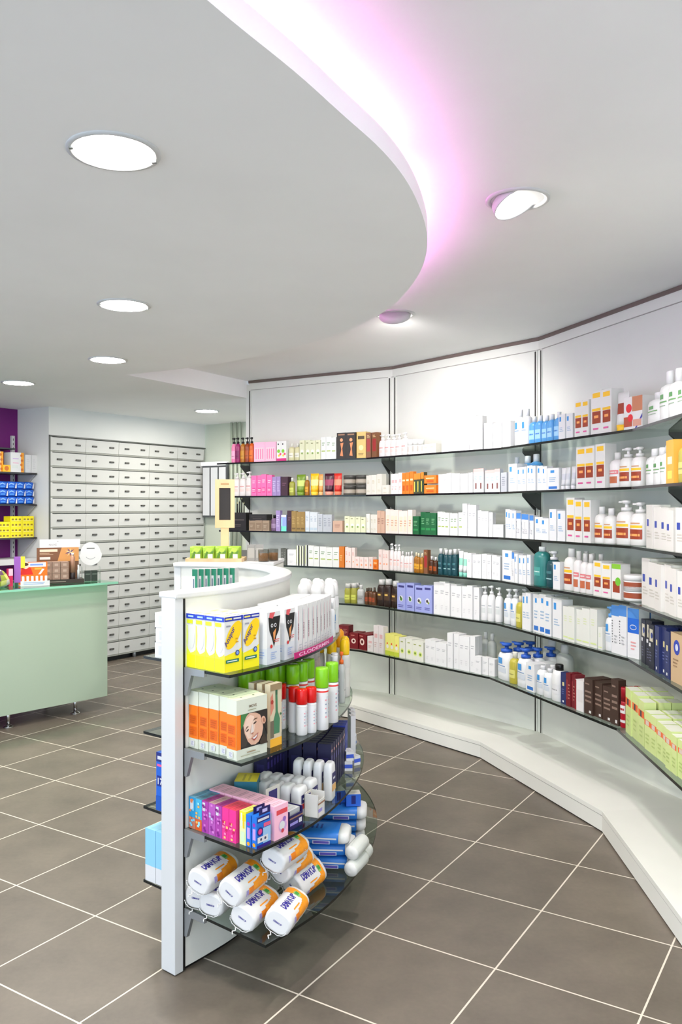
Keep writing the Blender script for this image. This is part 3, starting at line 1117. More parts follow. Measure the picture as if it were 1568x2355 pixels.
def bottle(style, w, d, h, capf=0.2, neck=0.45, name='bottle', pow_=0.8, capr=None, lab=(0.24, 0.56)):
    body, capm, lc = BOT[style]
    n = 16
    r = 0.5
    hb = h * (1 - capf)
    cr = (neck if capr is None else capr)
    rows = [(r * 0.94, 0.0), (r, hb * 0.03), (r, hb * lab[0]), (r, hb * lab[1]), (r, hb * 0.82), (r * 0.86, hb * 0.93), (min(cr * 0.5, r * 0.86), hb)]
    m1 = MB()
    rings = []
    m1.lathe(rows, M(body, 0.3), n, (0, 0, 0), w, d, None, True, pow_)
    wraps(m1, style, w, d, hb, pow_, lc, lab)
    o = empty(name)
    m1.build('body', o)
    m1 = MB()
    m1.lathe([(cr / 2, 0), (cr / 2, h * capf * 0.9), (cr / 2 * 0.9, h * capf)], capm, 14, (0, 0, hb), w, min(d, w))
    m1.build('cap', o)
    return o


def pump(style, w, d, h, pc=None, name='pump_bottle', lab=(0.2, 0.62), pf=0.24, face=1):
    """bottle with a press pump: collar, stem and a beaked head"""
    body, capm, lc = BOT[style]
    pm = M(pc) if pc else capm
    n = 16
    hb = h * (1 - pf)
    m1 = MB()
    rows = [(0.46, 0.0), (0.5, hb * 0.03), (0.5, hb * lab[0]), (0.5, hb * lab[1]), (0.49, hb * 0.8), (0.4, hb * 0.94), (0.2, hb)]
    m1.lathe(rows, M(body, 0.3), n, (0, 0, 0), w, d, None, True, 0.75)
    wraps(m1, style, w, d, hb, 0.75, lc, lab)
    o = empty(name)
    m1.build('body', o)
    m1 = MB()
    p = h * pf
    m1.lathe([(0.24 * w, 0), (0.24 * w, p * 0.3), (0.09 * w, p * 0.34), (0.08 * w, p * 0.66), (0.2 * w, p * 0.7), (0.22 * w, p * 0.95), (0.12 * w, p)], pm, 12, (0, 0, hb))
    m1.box(-0.48 * w * face if face > 0 else 0, 0 if face > 0 else 0.48 * w, -0.07 * w, 0.07 * w, hb + p * 0.76, hb + p * 0.92, pm)
    m1.build('pump_head', o)
    return o


TUB = {
    'green': ((110, 140, 40), (120, 150, 50), (190, 205, 110)),
    'yellow': ((240, 180, 30), (246, 196, 60), (250, 226, 140)),
    'maroon': ((66, 20, 40), (226, 150, 130), (150, 60, 90)),
    'red': ((196, 44, 34), (226, 120, 90), (236, 140, 110)),
    'orangetan': ((222, 150, 80), (236, 180, 120), (240, 200, 150)),
    'lightgrey': ((214, 214, 218), (236, 236, 240), (190, 192, 200)),
    'suntube': ((245, 243, 236), (240, 190, 40), (150, 58, 30)),
    'whitegreen': ((238, 242, 240), (120, 190, 172), (140, 200, 180)),
    'white': ((243, 243, 242), (240, 240, 240), (205, 210, 214)),
}


def tube(style, w, h, name='cream_tube'):
    """tube standing on its cap, flattening to a crimped top"""
    body, cp, lc = TUB[style]
    n = 16
    m1 = MB()
    rings = []
    for k in range(7):
        t = k / 6
        rx = w * (0.42 + 0.08 * t)
        ry = w * 0.36 * (1 - t) + 0.0015
        z = h * 0.17 + h * 0.83 * t
        rings.append([(rx * math.cos(2 * math.pi * (i + .5) / n), ry * math.sin(2 * math.pi * (i + .5) / n), z) for i in range(n)])
    m1.loft(rings, M(body, 0.32), True, True, front_pick(n, 200, 340, M(lc), (2, 3)))
    o = empty(name)
    m1.build('body', o)
    m1 = MB()
    m1.lathe([(w * 0.33, 0), (w * 0.36, h * 0.02), (w * 0.4, h * 0.17)], M(cp), n)
    m1.build('cap', o)
    return o


def jar(body, lid, w, h, name='cream_jar', label=None):
    m1 = MB()
    m1.lathe([(w * .46, 0), (w * .5, h * .06), (w * .5, h * .2), (w * .5, h * .55), (w * .5, h * .62)], M(body, 0.3), 18, pick=front_pick(18, 190, 350, M(label or tuple(int(v * .8) for v in body)), (2,)))
    o = empty(name)
    m1.build('body', o)
    m1 = MB()
    m1.lathe([(w * .5, h * .63), (w * .5, h * .95), (w * .46, h)], M(lid), 18)
    m1.build('lid', o)
    return o


# ------------------------------------------------------------------ rows of products on the curved wall
SHN = ['top wall shelf', 'second wall shelf from top', 'third wall shelf from top', 'fourth wall shelf from top', 'fifth wall shelf from top', 'lowest wall shelf']


def shelf_slot(i, xa, xb, back=0.022):
    """front-line centre, width, heading on shelf i for photograph columns xa..xb"""
    ra, rb = (xa - CX) / FPX, (xb - CX) / FPX
    rc = (ra + rb) / 2
    off = SHD[i] - back

    def hit(r, k):
        P, D = miter(k, off), d_(TH[k])
        # (P + D s).x = r (P + D s).y
        return (r * P.y - P.x) / (D.x - r * D.y), P, D
    best = None
    for k in range(4):
        s, P, D = hit(rc, k)
        L = (miter(k + 1, off) - P).length
        e = 0 if 0 <= s <= L else min(abs(s), abs(s - L))
        if k == 0 and s < 0:
            e = 0
        if (P + D * s).y < 0.5:
            continue
        if best is None or e < best[0]:
            best = (e, k, L)
    k = best[1]
    sa, P, D = hit(ra, k)
    sb, _, _ = hit(rb, k)
    w = sb - sa
    return P + D * ((sa + sb) / 2), w, TH[k], k


def row(i, xa, xb, hpx, n, make, desc, cat='carton', depth=None, rows=1, gap=0.0015, key=None, jit=0.012, kind=None, lift=0.0, back=0.022, slim=1.0):
    """n look-alikes side by side on shelf i; make(w, d, h) builds one"""
    for q in range(n):
        a = xa + (xb - xa) * q / n
        b = xa + (xb - xa) * (q + 1) / n
        c, w, th, k = shelf_slot(i, a, b, back)
        h = hpx * c.y / FPX
        room = SHZ[i - 1] - SHZ[i] - 0.02 if i else 9
        h = min(h, room - lift)
        w = round((w - gap) * slim, 3)
        h = round(h * (1.0, 0.97, 1.03, 1.0, 0.985)[(q * 3 + i) % 5], 3)
        d = depth if depth else round(min(max(w * 0.8, 0.03), 0.075), 3)
        rnd = random.Random(int(a * 7 + i * 131))
        for r in range(rows):
            p = c - n_(th) * (d / 2 + r * (d + 0.004) + (rnd.uniform(0, jit)))
            rot = th + rnd.uniform(-0.06, 0.06)
            kk = (key or desc, w, d, h)
            o = spawn(kk, lambda: make(w, d, h), (p.x, p.y, SHZ[i] + lift), rot)
            dd = desc if r == 0 else ('rear ' if r == 1 else 'rearmost ') + desc
            register(o, dd, SHN[i], cat, a)


def cart(style, name='cosmetic_carton'):
    return lambda w, d, h: mk_carton(style, w, d, h, name)


def bot(style, **k):
    return lambda w, d, h: bottle(style, w, d, h, **k)


def pmp(style, pc=None, **k):
    return lambda w, d, h: pump(style, w, d, h, pc, **k)


def tub(style):
    return lambda w, d, h: tube(style, w, h)

# top shelf
for k, (st, nm) in enumerate((('blackcap_pink', 'pale pink bottle with black cap'), ('blackcap_magenta', 'magenta bottle with black cap'), ('blackcap_amber', 'amber bottle with black cap'),
                              ('blackcap_brown', 'brown bottle with black cap'), ('blackcap_orange', 'orange bottle with black cap'))):
    row(0, 528 + k * 10.6, 528 + (k + 1) * 10.6, 58, 1, pmp(st, (16, 16, 17), name='bottle'), nm, 'bottle', key=st)
row(0, 583, 633, 45, 2, cart('giftpink', 'gift_box'), 'pale pink gift box', 'box')
row(0, 634, 659, 46, 2, cart('fruit'), 'white carton with fruit picture')
row(0, 660, 687, 40, 2, bot('beige'), 'beige bottle', 'bottle')
row(0, 688, 735, 46, 4, cart('greenpale'), 'pale grey-green carton')
row(0, 736, 772, 52, 3, cart('whitegreen'), 'white carton with green line')
row(0, 774, 817, 60, 2, cart('blackfig'), 'black carton with orange figure')
row(0, 818, 840, 61, 1, cart('gold'), 'tall gold carton')
row(0, 841, 864, 58, 2, cart('brown'), 'brown and red carton')
row(0, 866, 931, 52, 5, pmp('whitepink', (246, 240, 238)), 'pale pump bottle', 'bottle')
row(0, 932, 966, 36, 3, lambda w, d, h: jar((240, 236, 228), (246, 244, 240), w, h), 'white cream jar', 'jar')
row(0, 968, 1002, 22, 2, cart('cream'), 'low cream carton')
row(0, 1013, 1062, 84, 4, cart('white'), 'tall white carton')
row(0, 1063, 1108, 80, 3, cart('white'), 'white carton')
row(0, 1110, 1172, 60, 6, cart('white'), 'shorter white carton', key='white')
row(0, 1178, 1208, 84, 2, bot('whiteblue'), 'white bottle with blue label', 'bottle')
row(0, 1209, 1283, 64, 5, bot('blue'), 'blue bottle with white cap', 'bottle')
row(0, 1284, 1314, 58, 2, cart('whiteblue'), 'white carton with blue mark')
row(0, 1319, 1352, 84, 2, cart('sun'), 'white and brown sun lotion carton')
row(0, 1354, 1404, 102, 2, cart('sun'), 'tall white and brown sun lotion carton', key='sun')
row(0, 1406, 1432, 92, 1, tub('suntube'), 'white sun cream tube with yellow cap', 'tube')
row(0, 1434, 1476, 76, 1, cart('sunpack', 'sun_lotion_pack'), 'sun lotion pack with brown picture', 'pack')
row(0, 1478, 1505, 76, 1, bot('whitegreen'), 'white bottle with green label', 'bottle')
row(0, 1507, 1572, 116, 3, bot('whitegreen', capf=0.26, neck=0.4), 'tall white bottle with green label', 'bottle', slim=0.94)
row(0, 1574, 1634, 100, 2, bot('white', capf=0.26, neck=0.4), 'tall white bottle', 'bottle')

# second shelf
row(1, 532, 576, 55, 3, pmp('whitepink', (246, 240, 238)), 'pale pink pump bottle', 'bottle')
row(1, 577, 624, 48, 4, cart('pink'), 'hot pink carton')
row(1, 625, 644, 45, 2, cart('lavender'), 'lavender carton')
row(1, 645, 661, 45, 1, cart('plum'), 'dark plum carton')
row(1, 662, 674, 42, 1, bot('olive'), 'slim olive bottle', 'bottle')
row(1, 675, 696, 50, 1, tub('green'), 'green tube', 'tube')
row(1, 697, 707, 46, 1, bot('amber'), 'slim amber bottle', 'bottle')
row(1, 708, 728, 52, 1, tub('yellow'), 'yellow tube', 'tube')
row(1, 729, 739, 50, 1, tub('orangetan'), 'tan tube', 'tube')
row(1, 740, 762, 52, 1, tub('maroon'), 'dark maroon tube', 'tube')
row(1, 763, 782, 52, 1, tub('red'), 'red tube', 'tube')
row(1, 784, 840, 23, 2, lambda w, d, h: jar((96, 92, 84), (70, 68, 64), w, h, label=(160, 150, 136)), 'patterned grey jar', 'jar')
row(1, 784, 840, 23, 2, lambda w, d, h: jar((96, 92, 84), (70, 68, 64), w, h, label=(160, 150, 136)), 'patterned grey jar stacked on another', 'jar', key='patterned grey jar', lift=0.0735)
row(1, 841, 876, 46, 3, cart('cream'), 'cream carton')
row(1, 878, 894, 22, 1, cart('cream'), 'low cream carton')
row(1, 896, 922, 48, 3, cart('whitepink'), 'white and pale pink carton')
row(1, 924, 949, 50, 3, cart('orange'), 'orange carton')
row(1, 950, 974, 48, 3, cart('orangestripe'), 'dark carton with orange top')
row(1, 975, 1002, 20, 1, cart('orange'), 'wide orange carton')
row(1, 975, 1002, 19, 1, cart('orange'), 'wide orange carton stacked on another', key='wide orange carton 2', lift=0.0665)
row(1, 1005, 1086, 45, 8, cart('white'), 'white carton')
row(1, 1087, 1111, 56, 2, cart('whitepinktop'), 'white carton with pink top')
row(1, 1112, 1149, 52, 3, cart('whitepinktop'), 'shorter white carton with pink top', key='whitepinktop2')
row(1, 1151, 1164, 46, 1, cart('silver'), 'silver-grey carton')
row(1, 1166, 1184, 66, 1, cart('whiteblue'), 'tall white carton with blue mark')
row(1, 1185, 1254, 57, 6, cart('whiteblue'), 'white carton with blue mark')
row(1, 1170, 1230, 84, 3, bot('blue'), 'tall blue bottle behind the cartons', 'bottle', back=0.115)
row(1, 1256, 1283, 52, 1, cart('whitebluefoot'), 'wide white carton with blue foot')
row(1, 1284, 1315, 52, 3, tub('lightgrey'), 'light grey tube', 'tube')
row(1, 1320, 1390, 99, 3, cart('sun'), 'white and brown sun lotion carton')
row(1, 1391, 1416, 84, 1, bot('sunred'), 'white bottle with red label', 'bottle')
row(1, 1417, 1471, 94, 2, pmp('sunbottle'), 'sun lotion pump bottle', 'bottle')
row(1, 1474, 1526, 88, 3, bot('whitegreen'), 'white bottle with green label', 'bottle')
row(1, 1528, 1547, 104, 1, cart('goldbox'), 'tall gold and orange carton')
row(1, 1549, 1580, 106, 1, bot('oliveyellow', capf=.16), 'large olive-yellow bottle', 'bottle')
row(1, 1582, 1640, 95, 2, cart('goldbox'), 'gold and orange carton')

# third shelf
o_px = (524, 568)
row(2, 524, 566, 40, 1, cart('blackbox', 'pencil_case'), 'black display case holding pencils', 'case', depth=0.08)
row(2, 571, 618, 24, 3, cart('taupe'), 'taupe carton')
row(2, 572, 612, 14, 1, cart('blackbox', 'make_up_case'), 'flat black case lying on taupe cartons', 'case', lift=0.0785)
row(2, 620, 633, 36, 1, bot('purple'), 'purple bottle with black cap', 'bottle')
row(2, 634, 644, 46, 1, cart('lavender'), 'purple carton')
row(2, 645, 657, 36, 1, cart('irid'), 'shiny rainbow-coloured carton')
row(2, 658, 668, 46, 1, cart('plum'), 'dark plum carton')
row(2, 669, 700, 45, 3, cart('olivegold'), 'olive-gold carton')
row(2, 701, 729, 45, 3, cart('paleblue'), 'pale blue-grey carton')
row(2, 730, 763, 40, 3, cart('silver'), 'silver-grey carton')
row(2, 765, 788, 25, 1, cart('tan'), 'low pinkish tan carton')
row(2, 792, 839, 36, 4, cart('greenpale'), 'pale green carton')
row(2, 840, 866, 42, 3, cart('cream'), 'cream carton')
row(2, 867, 884, 50, 2, cart('tan'), 'tan carton')
row(2, 885, 946, 54, 6, cart('peach'), 'peach carton')
row(2, 948, 963, 40, 1, cart('darkgreen'), 'low dark green carton')
row(2, 964, 1001, 50, 3, cart('darkgreen'), 'dark green carton', key='darkgreen2')
row(2, 1003, 1061, 52, 6, cart('whitegreen'), 'white carton with green line')
row(2, 1062, 1094, 72, 3, cart('white'), 'tall white carton')
row(2, 1095, 1130, 58, 4, cart('white'), 'white carton')
row(2, 1131, 1154, 28, 1, cart('white'), 'low white carton')
row(2, 1158, 1186, 63, 3, cart('whiteblue'), 'white carton with blue mark')
row(2, 1187, 1224, 56, 4, cart('whitebluetop'), 'white carton with blue top')
row(2, 1226, 1260, 50, 2, cart('whiteblue'), 'wide white carton with blue mark', key='wwb')
row(2, 1262, 1296, 70, 2, cart('whiteblue'), 'tall wide white carton with blue mark', key='wwb')
row(2, 1299, 1357, 98, 3, cart('sun'), 'white and brown sun lotion carton')
row(2, 1358, 1404, 82, 2, bot('sunbottle', lab=(0.1, 0.6)), 'low sun lotion bottle', 'bottle')
row(2, 1406, 1475, 100, 2, pmp('sunbottle'), 'sun lotion pump bottle', 'bottle')
row(2, 1480, 1548, 96, 4, cart('creamblue'), 'cream carton with blue square')
row(2, 1550, 1648, 100, 4, cart('creamblue'), 'cream carton with blue square', key='creamblue2')

# fourth shelf
row(3, 644, 658, 38, 2, cart('greytube'), 'slim dark grey carton')
row(3, 660, 680, 36, 1, cart('white'), 'low white carton')
row(3, 681, 706, 46, 4, cart('blackwhite'), 'black and white striped carton')
row(3, 707, 732, 47, 2, cart('whitegreen'), 'white carton with green line')
row(3, 734, 778, 46, 3, cart('whitegreen'), 'wide white carton with green line', key='wwg')
row(3, 779, 791, 48, 1, cart('orangebrown'), 'orange-brown carton')
row(3, 792, 815, 47, 3, cart('pinkpeach'), 'pink and peach carton')
row(3, 816, 856, 26, 4, cart('pinkpeach'), 'low pink and peach carton')
row(3, 857, 867, 22, 1, cart('orange'), 'low orange carton')
row(3, 869, 892, 46, 3, cart('pinkpeach'), 'tall pink and peach carton', key='pp3')
row(3, 893, 917, 62, 3, pmp('whitepink', (244, 244, 242)), 'pale pump bottle', 'bottle')
row(3, 918, 946, 46, 4, bot('whitepink'), 'pale pink bottle', 'bottle')
row(3, 947, 971, 46, 3, bot('amber'), 'amber bottle', 'bottle')
row(3, 972, 981, 54, 1, cart('brown'), 'brown and red carton')
row(3, 982, 1001, 40, 2, bot('darkamber'), 'small dark bottle with white cap', 'bottle')
row(3, 1004, 1048, 60, 4, bot('teal', capf=.2, neck=0.6), 'dark teal bottle with white cap', 'bottle', rows=2)
row(3, 1050, 1071, 58, 2, tub('whitegreen'), 'white and green tube', 'tube')
row(3, 1073, 1150, 55, 7, cart('white'), 'white carton', rows=2)
row(3, 1152, 1174, 70, 1, cart('whitebluefoot'), 'tall white carton with blue foot')
row(3, 1175, 1181, 68, 1, cart('whitebluetop'), 'slim white carton with blue top')
row(3, 1182, 1216, 66, 4, cart('whiteblue'), 'white carton with blue mark', rows=2)
row(3, 1219, 1246, 90, 1, bot('bigteal', capf=.12), 'large teal bottle', 'bottle')
row(3, 1247, 1269, 84, 1, pmp('teal', (236, 238, 240)), 'dark teal pump bottle', 'bottle')
row(3, 1270, 1285, 62, 1, cart('whiteblue'), 'slim white carton with blue mark', key='swb')
row(3, 1287, 1309, 97, 1, bot('sunbottle', capf=.2, neck=.5), 'tall sun lotion bottle', 'bottle')
row(3, 1310, 1358, 94, 3, bot('sunred', capf=.22, neck=.5), 'tall white bottle with red label', 'bottle', rows=2)
row(3, 1360, 1402, 80, 2, cart('sun'), 'white and brown sun lotion carton', rows=2)
row(3, 1403, 1424, 80, 1, cart('sungreen'), 'sun lotion carton with green top')
row(3, 1426, 1463, 36, 1, lambda w, d, h: jar((244, 242, 238), (240, 238, 234), w, h, label=(150, 70, 40)), 'wide white jar', 'jar', depth=0.07)
row(3, 1426, 1463, 36, 1, lambda w, d, h: jar((244, 242, 238), (240, 238, 234), w, h, label=(150, 70, 40)), 'wide white jar stacked on another', 'jar', depth=0.07, lift=0.0485, key='wide white jar')
row(3, 1470, 1570, 108, 6, cart('creamblue'), 'cream carton with blue square', rows=2)
row(3, 1572, 1650, 112, 3, cart('creamblue'), 'cream carton with blue square', rows=2)

# fifth shelf
row(4, 788, 817, 45, 2, bot('olive', capf=.24, neck=.8), 'olive-green bottle', 'bottle', rows=2)
row(4, 818, 834, 44, 1, bot('silver'), 'silver bottle', 'bottle')
row(4, 836, 861, 38, 3, bot('flacon'), 'small brown flacon', 'bottle', rows=2)
row(4, 862, 910, 62, 3, bot('brownwhite', capf=.2, neck=.7), 'dark brown bottle with white cap', 'bottle')
row(4, 913, 951, 61, 2, cart('lilacveg'), 'lilac carton with green picture')
row(4, 953, 992, 61, 2, cart('lilac'), 'lilac carton with dark picture')
row(4, 994, 1100, 74, 8, cart('white'), 'white carton', rows=2)
row(4, 1102, 1149, 80, 3, pmp('white'), 'white pump bottle', 'bottle')
row(4, 1152, 1181, 82, 2, pmp('whiteblue'), 'white pump bottle with blue label', 'bottle', rows=2)
row(4, 1182, 1196, 74, 1, bot('oliveyellow'), 'slim olive-yellow bottle', 'bottle')
row(4, 1197, 1219, 84, 2, cart('whiteblue'), 'white carton with blue mark', rows=2)
row(4, 1221, 1266, 88, 3, cart('whitebluefoot'), 'white carton with blue foot', rows=2)
row(4, 1267, 1288, 90, 1, cart('whiteblue'), 'tall white carton with blue mark', key='twb5')
row(4, 1290, 1335, 78, 3, cart('palegreenwhite'), 'pale green carton', rows=2)
row(4, 1336, 1372, 86, 2, cart('palegreenwhite'), 'tall pale green carton', rows=2)
row(4, 1373, 1383, 52, 1, cart('palegreenwhite'), 'low pale green carton')
row(4, 1384, 1401, 104, 1, pmp('whiteblue', (90, 150, 210)), 'white bottle with blue pump', 'bottle')
row(4, 1402, 1440, 112, 2, cart('whitebluetop'), 'white carton with blue top', rows=2)
row(4, 1441, 1466, 116, 1, cart('whitebluelogo'), 'white and blue carton with oval emblem', rows=2)
row(4, 1468, 1503, 102, 3, cart('darknavy'), 'dark carton with round blue emblem')
row(4, 1504, 1540, 108, 3, cart('navy'), 'navy blue carton', rows=2)
row(4, 1541, 1640, 116, 4, cart('tanblue'), 'tan carton with blue circle', rows=2)

# lowest shelf
row(5, 776, 800, 24, 1, cart('darkred'), 'dark red gift box', 'box')
row(5, 802, 842, 36, 2, cart('darkred'), 'dark red carton with white circle', rows=2)
row(5, 776, 800, 24, 1, cart('darkredp'), 'dark red gift box stacked on another', 'box', lift=0.085)
row(5, 843, 856, 34, 1, cart('whitepink'), 'low white and pink carton')
row(5, 858, 881, 62, 2, cart('whitepink'), 'tall white and pink carton')
row(5, 883, 915, 48, 3, cart('yellowgreen'), 'yellow and green carton', rows=2)
row(5, 917, 973, 46, 4, cart('palelime'), 'pale lime carton', rows=2)
row(5, 975, 1026, 54, 4, cart('white'), 'low white carton', rows=2)
row(5, 1028, 1090, 80, 5, cart('white'), 'tall white carton', rows=2)
row(5, 1091, 1134, 40, 3, cart('white'), 'small white carton', key='w56')
row(5, 1100, 1134, 84, 2, bot('clear'), 'clear bottle behind the small cartons', 'bottle', back=0.16)
row(5, 1136, 1164, 84, 1, pmp('whiteblue', (36, 86, 180)), 'white bottle with blue pump', 'bottle', rows=3)
row(5, 1165, 1180, 72, 1, bot('oliveyellow'), 'slim olive-yellow bottle', 'bottle')
row(5, 1181, 1206, 88, 1, pmp('whiteblue', (36, 86, 180)), 'white bottle with blue pump', 'bottle', rows=3)
row(5, 1207, 1226, 64, 1, cart('whitebluefoot'), 'white carton with blue foot', rows=2)
row(5, 1227, 1262, 66, 2, bot('whiteblue', capf=.14), 'white bottle with blue label', 'bottle', rows=2)
row(5, 1263, 1284, 84, 1, bot('blackcapwhite', capf=.16, neck=.6), 'white bottle with black cap', 'bottle')
row(5, 1240, 1300, 100, 2, bot('clear'), 'clear grey bottle in the back', 'bottle', back=0.22)
row(5, 1285, 1298, 72, 1, cart('navy'), 'slim dark navy carton')
row(5, 1299, 1319, 76, 2, cart('darkredp'), 'dark red carton', rows=2)
row(5, 1320, 1339, 70, 1, cart('redwhite'), 'white carton with red edge', rows=2)
row(5, 1341, 1401, 82, 3, cart('darkbrown'), 'dark brown carton', rows=2)
row(5, 1403, 1420, 104, 1, cart('darkbrown'), 'tall dark brown carton', key='tdb')
row(5, 1421, 1434, 92, 1, bot('redcan', capf=.34, neck=.96, name='spray_can'), 'red spray can', 'can', rows=3)
row(5, 1437, 1478, 104, 3, cart('hairgreen', 'hair_dye_box'), 'tall pale green hair dye box', 'box', depth=0.05, rows=3)
row(5, 1480, 1650, 88, 14, cart('hairgreenb', 'hair_dye_box'), 'pale green hair dye box with orange band', 'box', depth=0.062, rows=3)


# ------------------------------------------------------------------ goods on the gondola (outer side)
def gput(key, make, s, n, z, rot=0.0, desc=None, place=None, cat='box', order=0, way='from the front', roll=None):
    p, h = gpt(s, n)
    o = spawn(key, make, (p.x, p.y, z), h + rot)
    if desc:
        register(o, desc, place, cat, order, way)
    return o


GS = ['gondola top shelf', 'gondola second shelf', 'gondola third shelf', 'gondola bottom shelf']


def yellow_box():
    w, d, h = 0.0735, 0.0425, 0.170
    m1 = MB()
    m1.box(-w / 2, w / 2, -d / 2, d / 2, 0, h, M((246, 246, 238)))
    f = Face(m1, w, d, h)
    f.rect(0, 1, 0, 0.3, (240, 226, 20))
    f.poly([(0.0, 0.3), (1, 0.3), (1, 0.42), (0.75, 0.36)], (240, 220, 30))
    f.poly([(1, 0.4), (1, 0.98), (0.97, 0.98), (0.97, 0.4)], (240, 200, 20))
    f.disc(0.52, 0.66, 0.66, (244, 202, 16), None, 36, 0.97, 0.33)
    f.poly([(0, 0.92), (1, 0.92), (1, 1), (0, 1)], (20, 40, 160))
    f.rect(0.05, 0.42, 0.945, 0.975, (226, 214, 110)).rect(0.5, 0.95, 0.945, 0.975, (226, 228, 240))
    f.text('Anspur', 0.17, 0.44, 0.021, (72, 62, 130), 0.98, 0.02, 0.082)
    f.lines(0.62, 0.8, 0.5, 0.62, 2, (200, 150, 20))
    f.disc(0.72, 0.33, 0.12, (40, 60, 130)).disc(0.72, 0.33, 0.075, (130, 160, 220))
    f.rect(0.05, 0.8, 0.165, 0.225, (20, 110, 90)).rect(0.12, 0.7, 0.185, 0.205, (220, 236, 226))
    f.rect(0.06, 0.3, 0.82, 0.85, (150, 150, 160))
    g = Face(m1, w, d, h, 'left')
    g.rect(0, 1, 0, 0.24, (238, 240, 20))
    g.poly([(0, 0.24), (1, 0.24), (1, 0.34), (0.8, 0.3), (0.45, 0.27), (0.2, 0.33), (0, 0.44)], (226, 240, 60))
    g.poly([(0, 0.44), (0.12, 0.4), (0.2, 0.6), (0.12, 0.78), (0, 0.8)], (222, 236, 110))
    g.disc(0.55, 0.56, 0.36, (238, 242, 228), None, 18, 0.0, 0.8)
    g.rect(0.05, 0.7, 0.82, 0.89, (214, 230, 40))
    g.rect(0, 1, 0.915, 1, (24, 60, 190)).rect(0.2, 0.8, 0.94, 0.972, (170, 200, 240))
    t = Face(m1, w, d, h, 'top')
    t.rect(0, 1, 0, 1, (248, 246, 200)).rect(0.2, 0.6, 0.3, 0.7, (240, 232, 120))
    return m1.build('medicine_box')


for j in range(4):
    for k in range(2):
        gput('yellow', yellow_box, 0.088 + k * 0.0755, 0.148 - j * 0.0437, GSZ[0], 0, 'yellow and white box with blue top band', GS[0], 'box', j * 2 + k)


def figure_box():
    w, d, h = 0.0715, 0.044, 0.168
    m1 = MB()
    m1.box(-w / 2, w / 2, -d / 2, d / 2, 0, h, M((245, 245, 246)))
    f = Face(m1, w, d, h)
    f.rect(0, 1, 0, 0.33, (222, 232, 244))
    f.poly([(0.1, 0.9), (0.99, 0.91), (0.88, 0.62), (0.7, 0.52), (0.52, 0.32), (0.36, 0.5), (0.18, 0.64)], (28, 26, 28))
    f.poly([(0.2, 0.99), (0.6, 0.99), (0.42, 0.87), (0.16, 0.9)], (220, 90, 95))
    f.poly([(0.44, 0.6), (0.68, 0.68), (0.6, 0.52), (0.5, 0.42)], (226, 150, 90))
    f.disc(0.36, 0.74, 0.09, (236, 236, 240)).disc(0.6, 0.74, 0.09, (236, 236, 240)).disc(0.36, 0.74, 0.05, (28, 26, 28)).disc(0.6, 0.74, 0.05, (28, 26, 28))
    f.disc(0.3, 0.34, 0.085, (206, 40, 40))
    f.lines(0.52, 0.95, 0.4, 0.48, 2, (214, 90, 90))
    f.lines(0.25, 0.75, 0.08, 0.24, 4, (150, 170, 210))
    g = Face(m1, w, d, h, 'left')
    g.rect(0, 1, 0, 0.3, (222, 232, 244)).lines(0.2, 0.8, 0.1, 0.25, 3, (150, 170, 210))
    return m1.build('medicine_box')


for j in range(3):
    for k in range(2):
        gput('figure', figure_box, 0.243 + k * 0.074, 0.162 - j * 0.046, GSZ[0], 0, 'white box with black and orange figure', GS[0], 'box', j * 2 + k)


def spine_box():
    w, d, h = 0.0375, 0.075, 0.172
    m1 = MB()
    m1.box(-w / 2, w / 2, -d / 2, d / 2, 0, h, M((245, 245, 245)))
    f = Face(m1, w, d, h)
    f.text('CLODERM', 0.3, 0.32, 0.009, (56, 50, 54), math.pi / 2, 0.02, 0.09)
    f.rect(0.12, 0.17, 0.3, 0.9, (214, 90, 130))
    f.lines(0.3, 0.9, 0.08, 0.24, 3, (190, 192, 200))
    t = Face(m1, w, d, h, 'top')
    t.rect(0.2, 0.8, 0.35, 0.6, (214, 214, 214))
    return m1.build('medicine_box')


for k in range(9):
    for j in range(2):
        gput('spine', spine_box, 0.375 + k * 0.0395, 0.152 - j * 0.079, GSZ[0], 0, 'white box showing its lettered spine', GS[0], 'box', j * 20 + k)
# curved price strip on the shelf edge
m1 = MB()
s0, s1 = 0.31, 0.66
A, B = sub(s0, s1, GSD[0] + 0.0025), sub(s0, s1, GSD[0] + 0.001)
m1.strip(A, B, GSZ[0] + 0.001, GSZ[0] + 0.021, M((186, 22, 110)))
vv, ff, wd = text_geo('CLODERMIN', 0.02)
sc = 0.012
P = []
for a, b in vv:
    q, _ = gpt(s0 + 0.025 + a * sc * 2.9, GSD[0] + 0.003)
    P.append((q.x, q.y, GSZ[0] + 0.005 + b * sc))
m1.add(P, ff, M((240, 190, 220)))
o = m1.build('shelf_strip')
tag(o, 'magenta lettered advertising strip along the curved edge of gondola top shelf', 'sign')


def deo(cap, body=(240, 240, 238), r=0.021, h=0.19, ch=0.05, lab=None, dome=True):
    o = empty('roll_on_bottle')
    m1 = MB()
    hb = h - ch
    m1.lathe([(r * .92, 0), (r, .004), (r, hb * .25), (r, hb * .7), (r * .98, hb * .9), (r * .85, hb)], M(body, .3), 18, pick=front_pick(18, 190, 350, M(lab), (2,)) if lab else None)
    m1.build('body', o)
    m1 = MB()
    m1.lathe([(r * .86, 0), (r * .9, ch * .1), (r * .9, ch * .55), (r * .75, ch * .85), (r * .4, ch)], M(cap, .3), 18, (0, 0, hb))
    m1.build('cap', o)
    return o


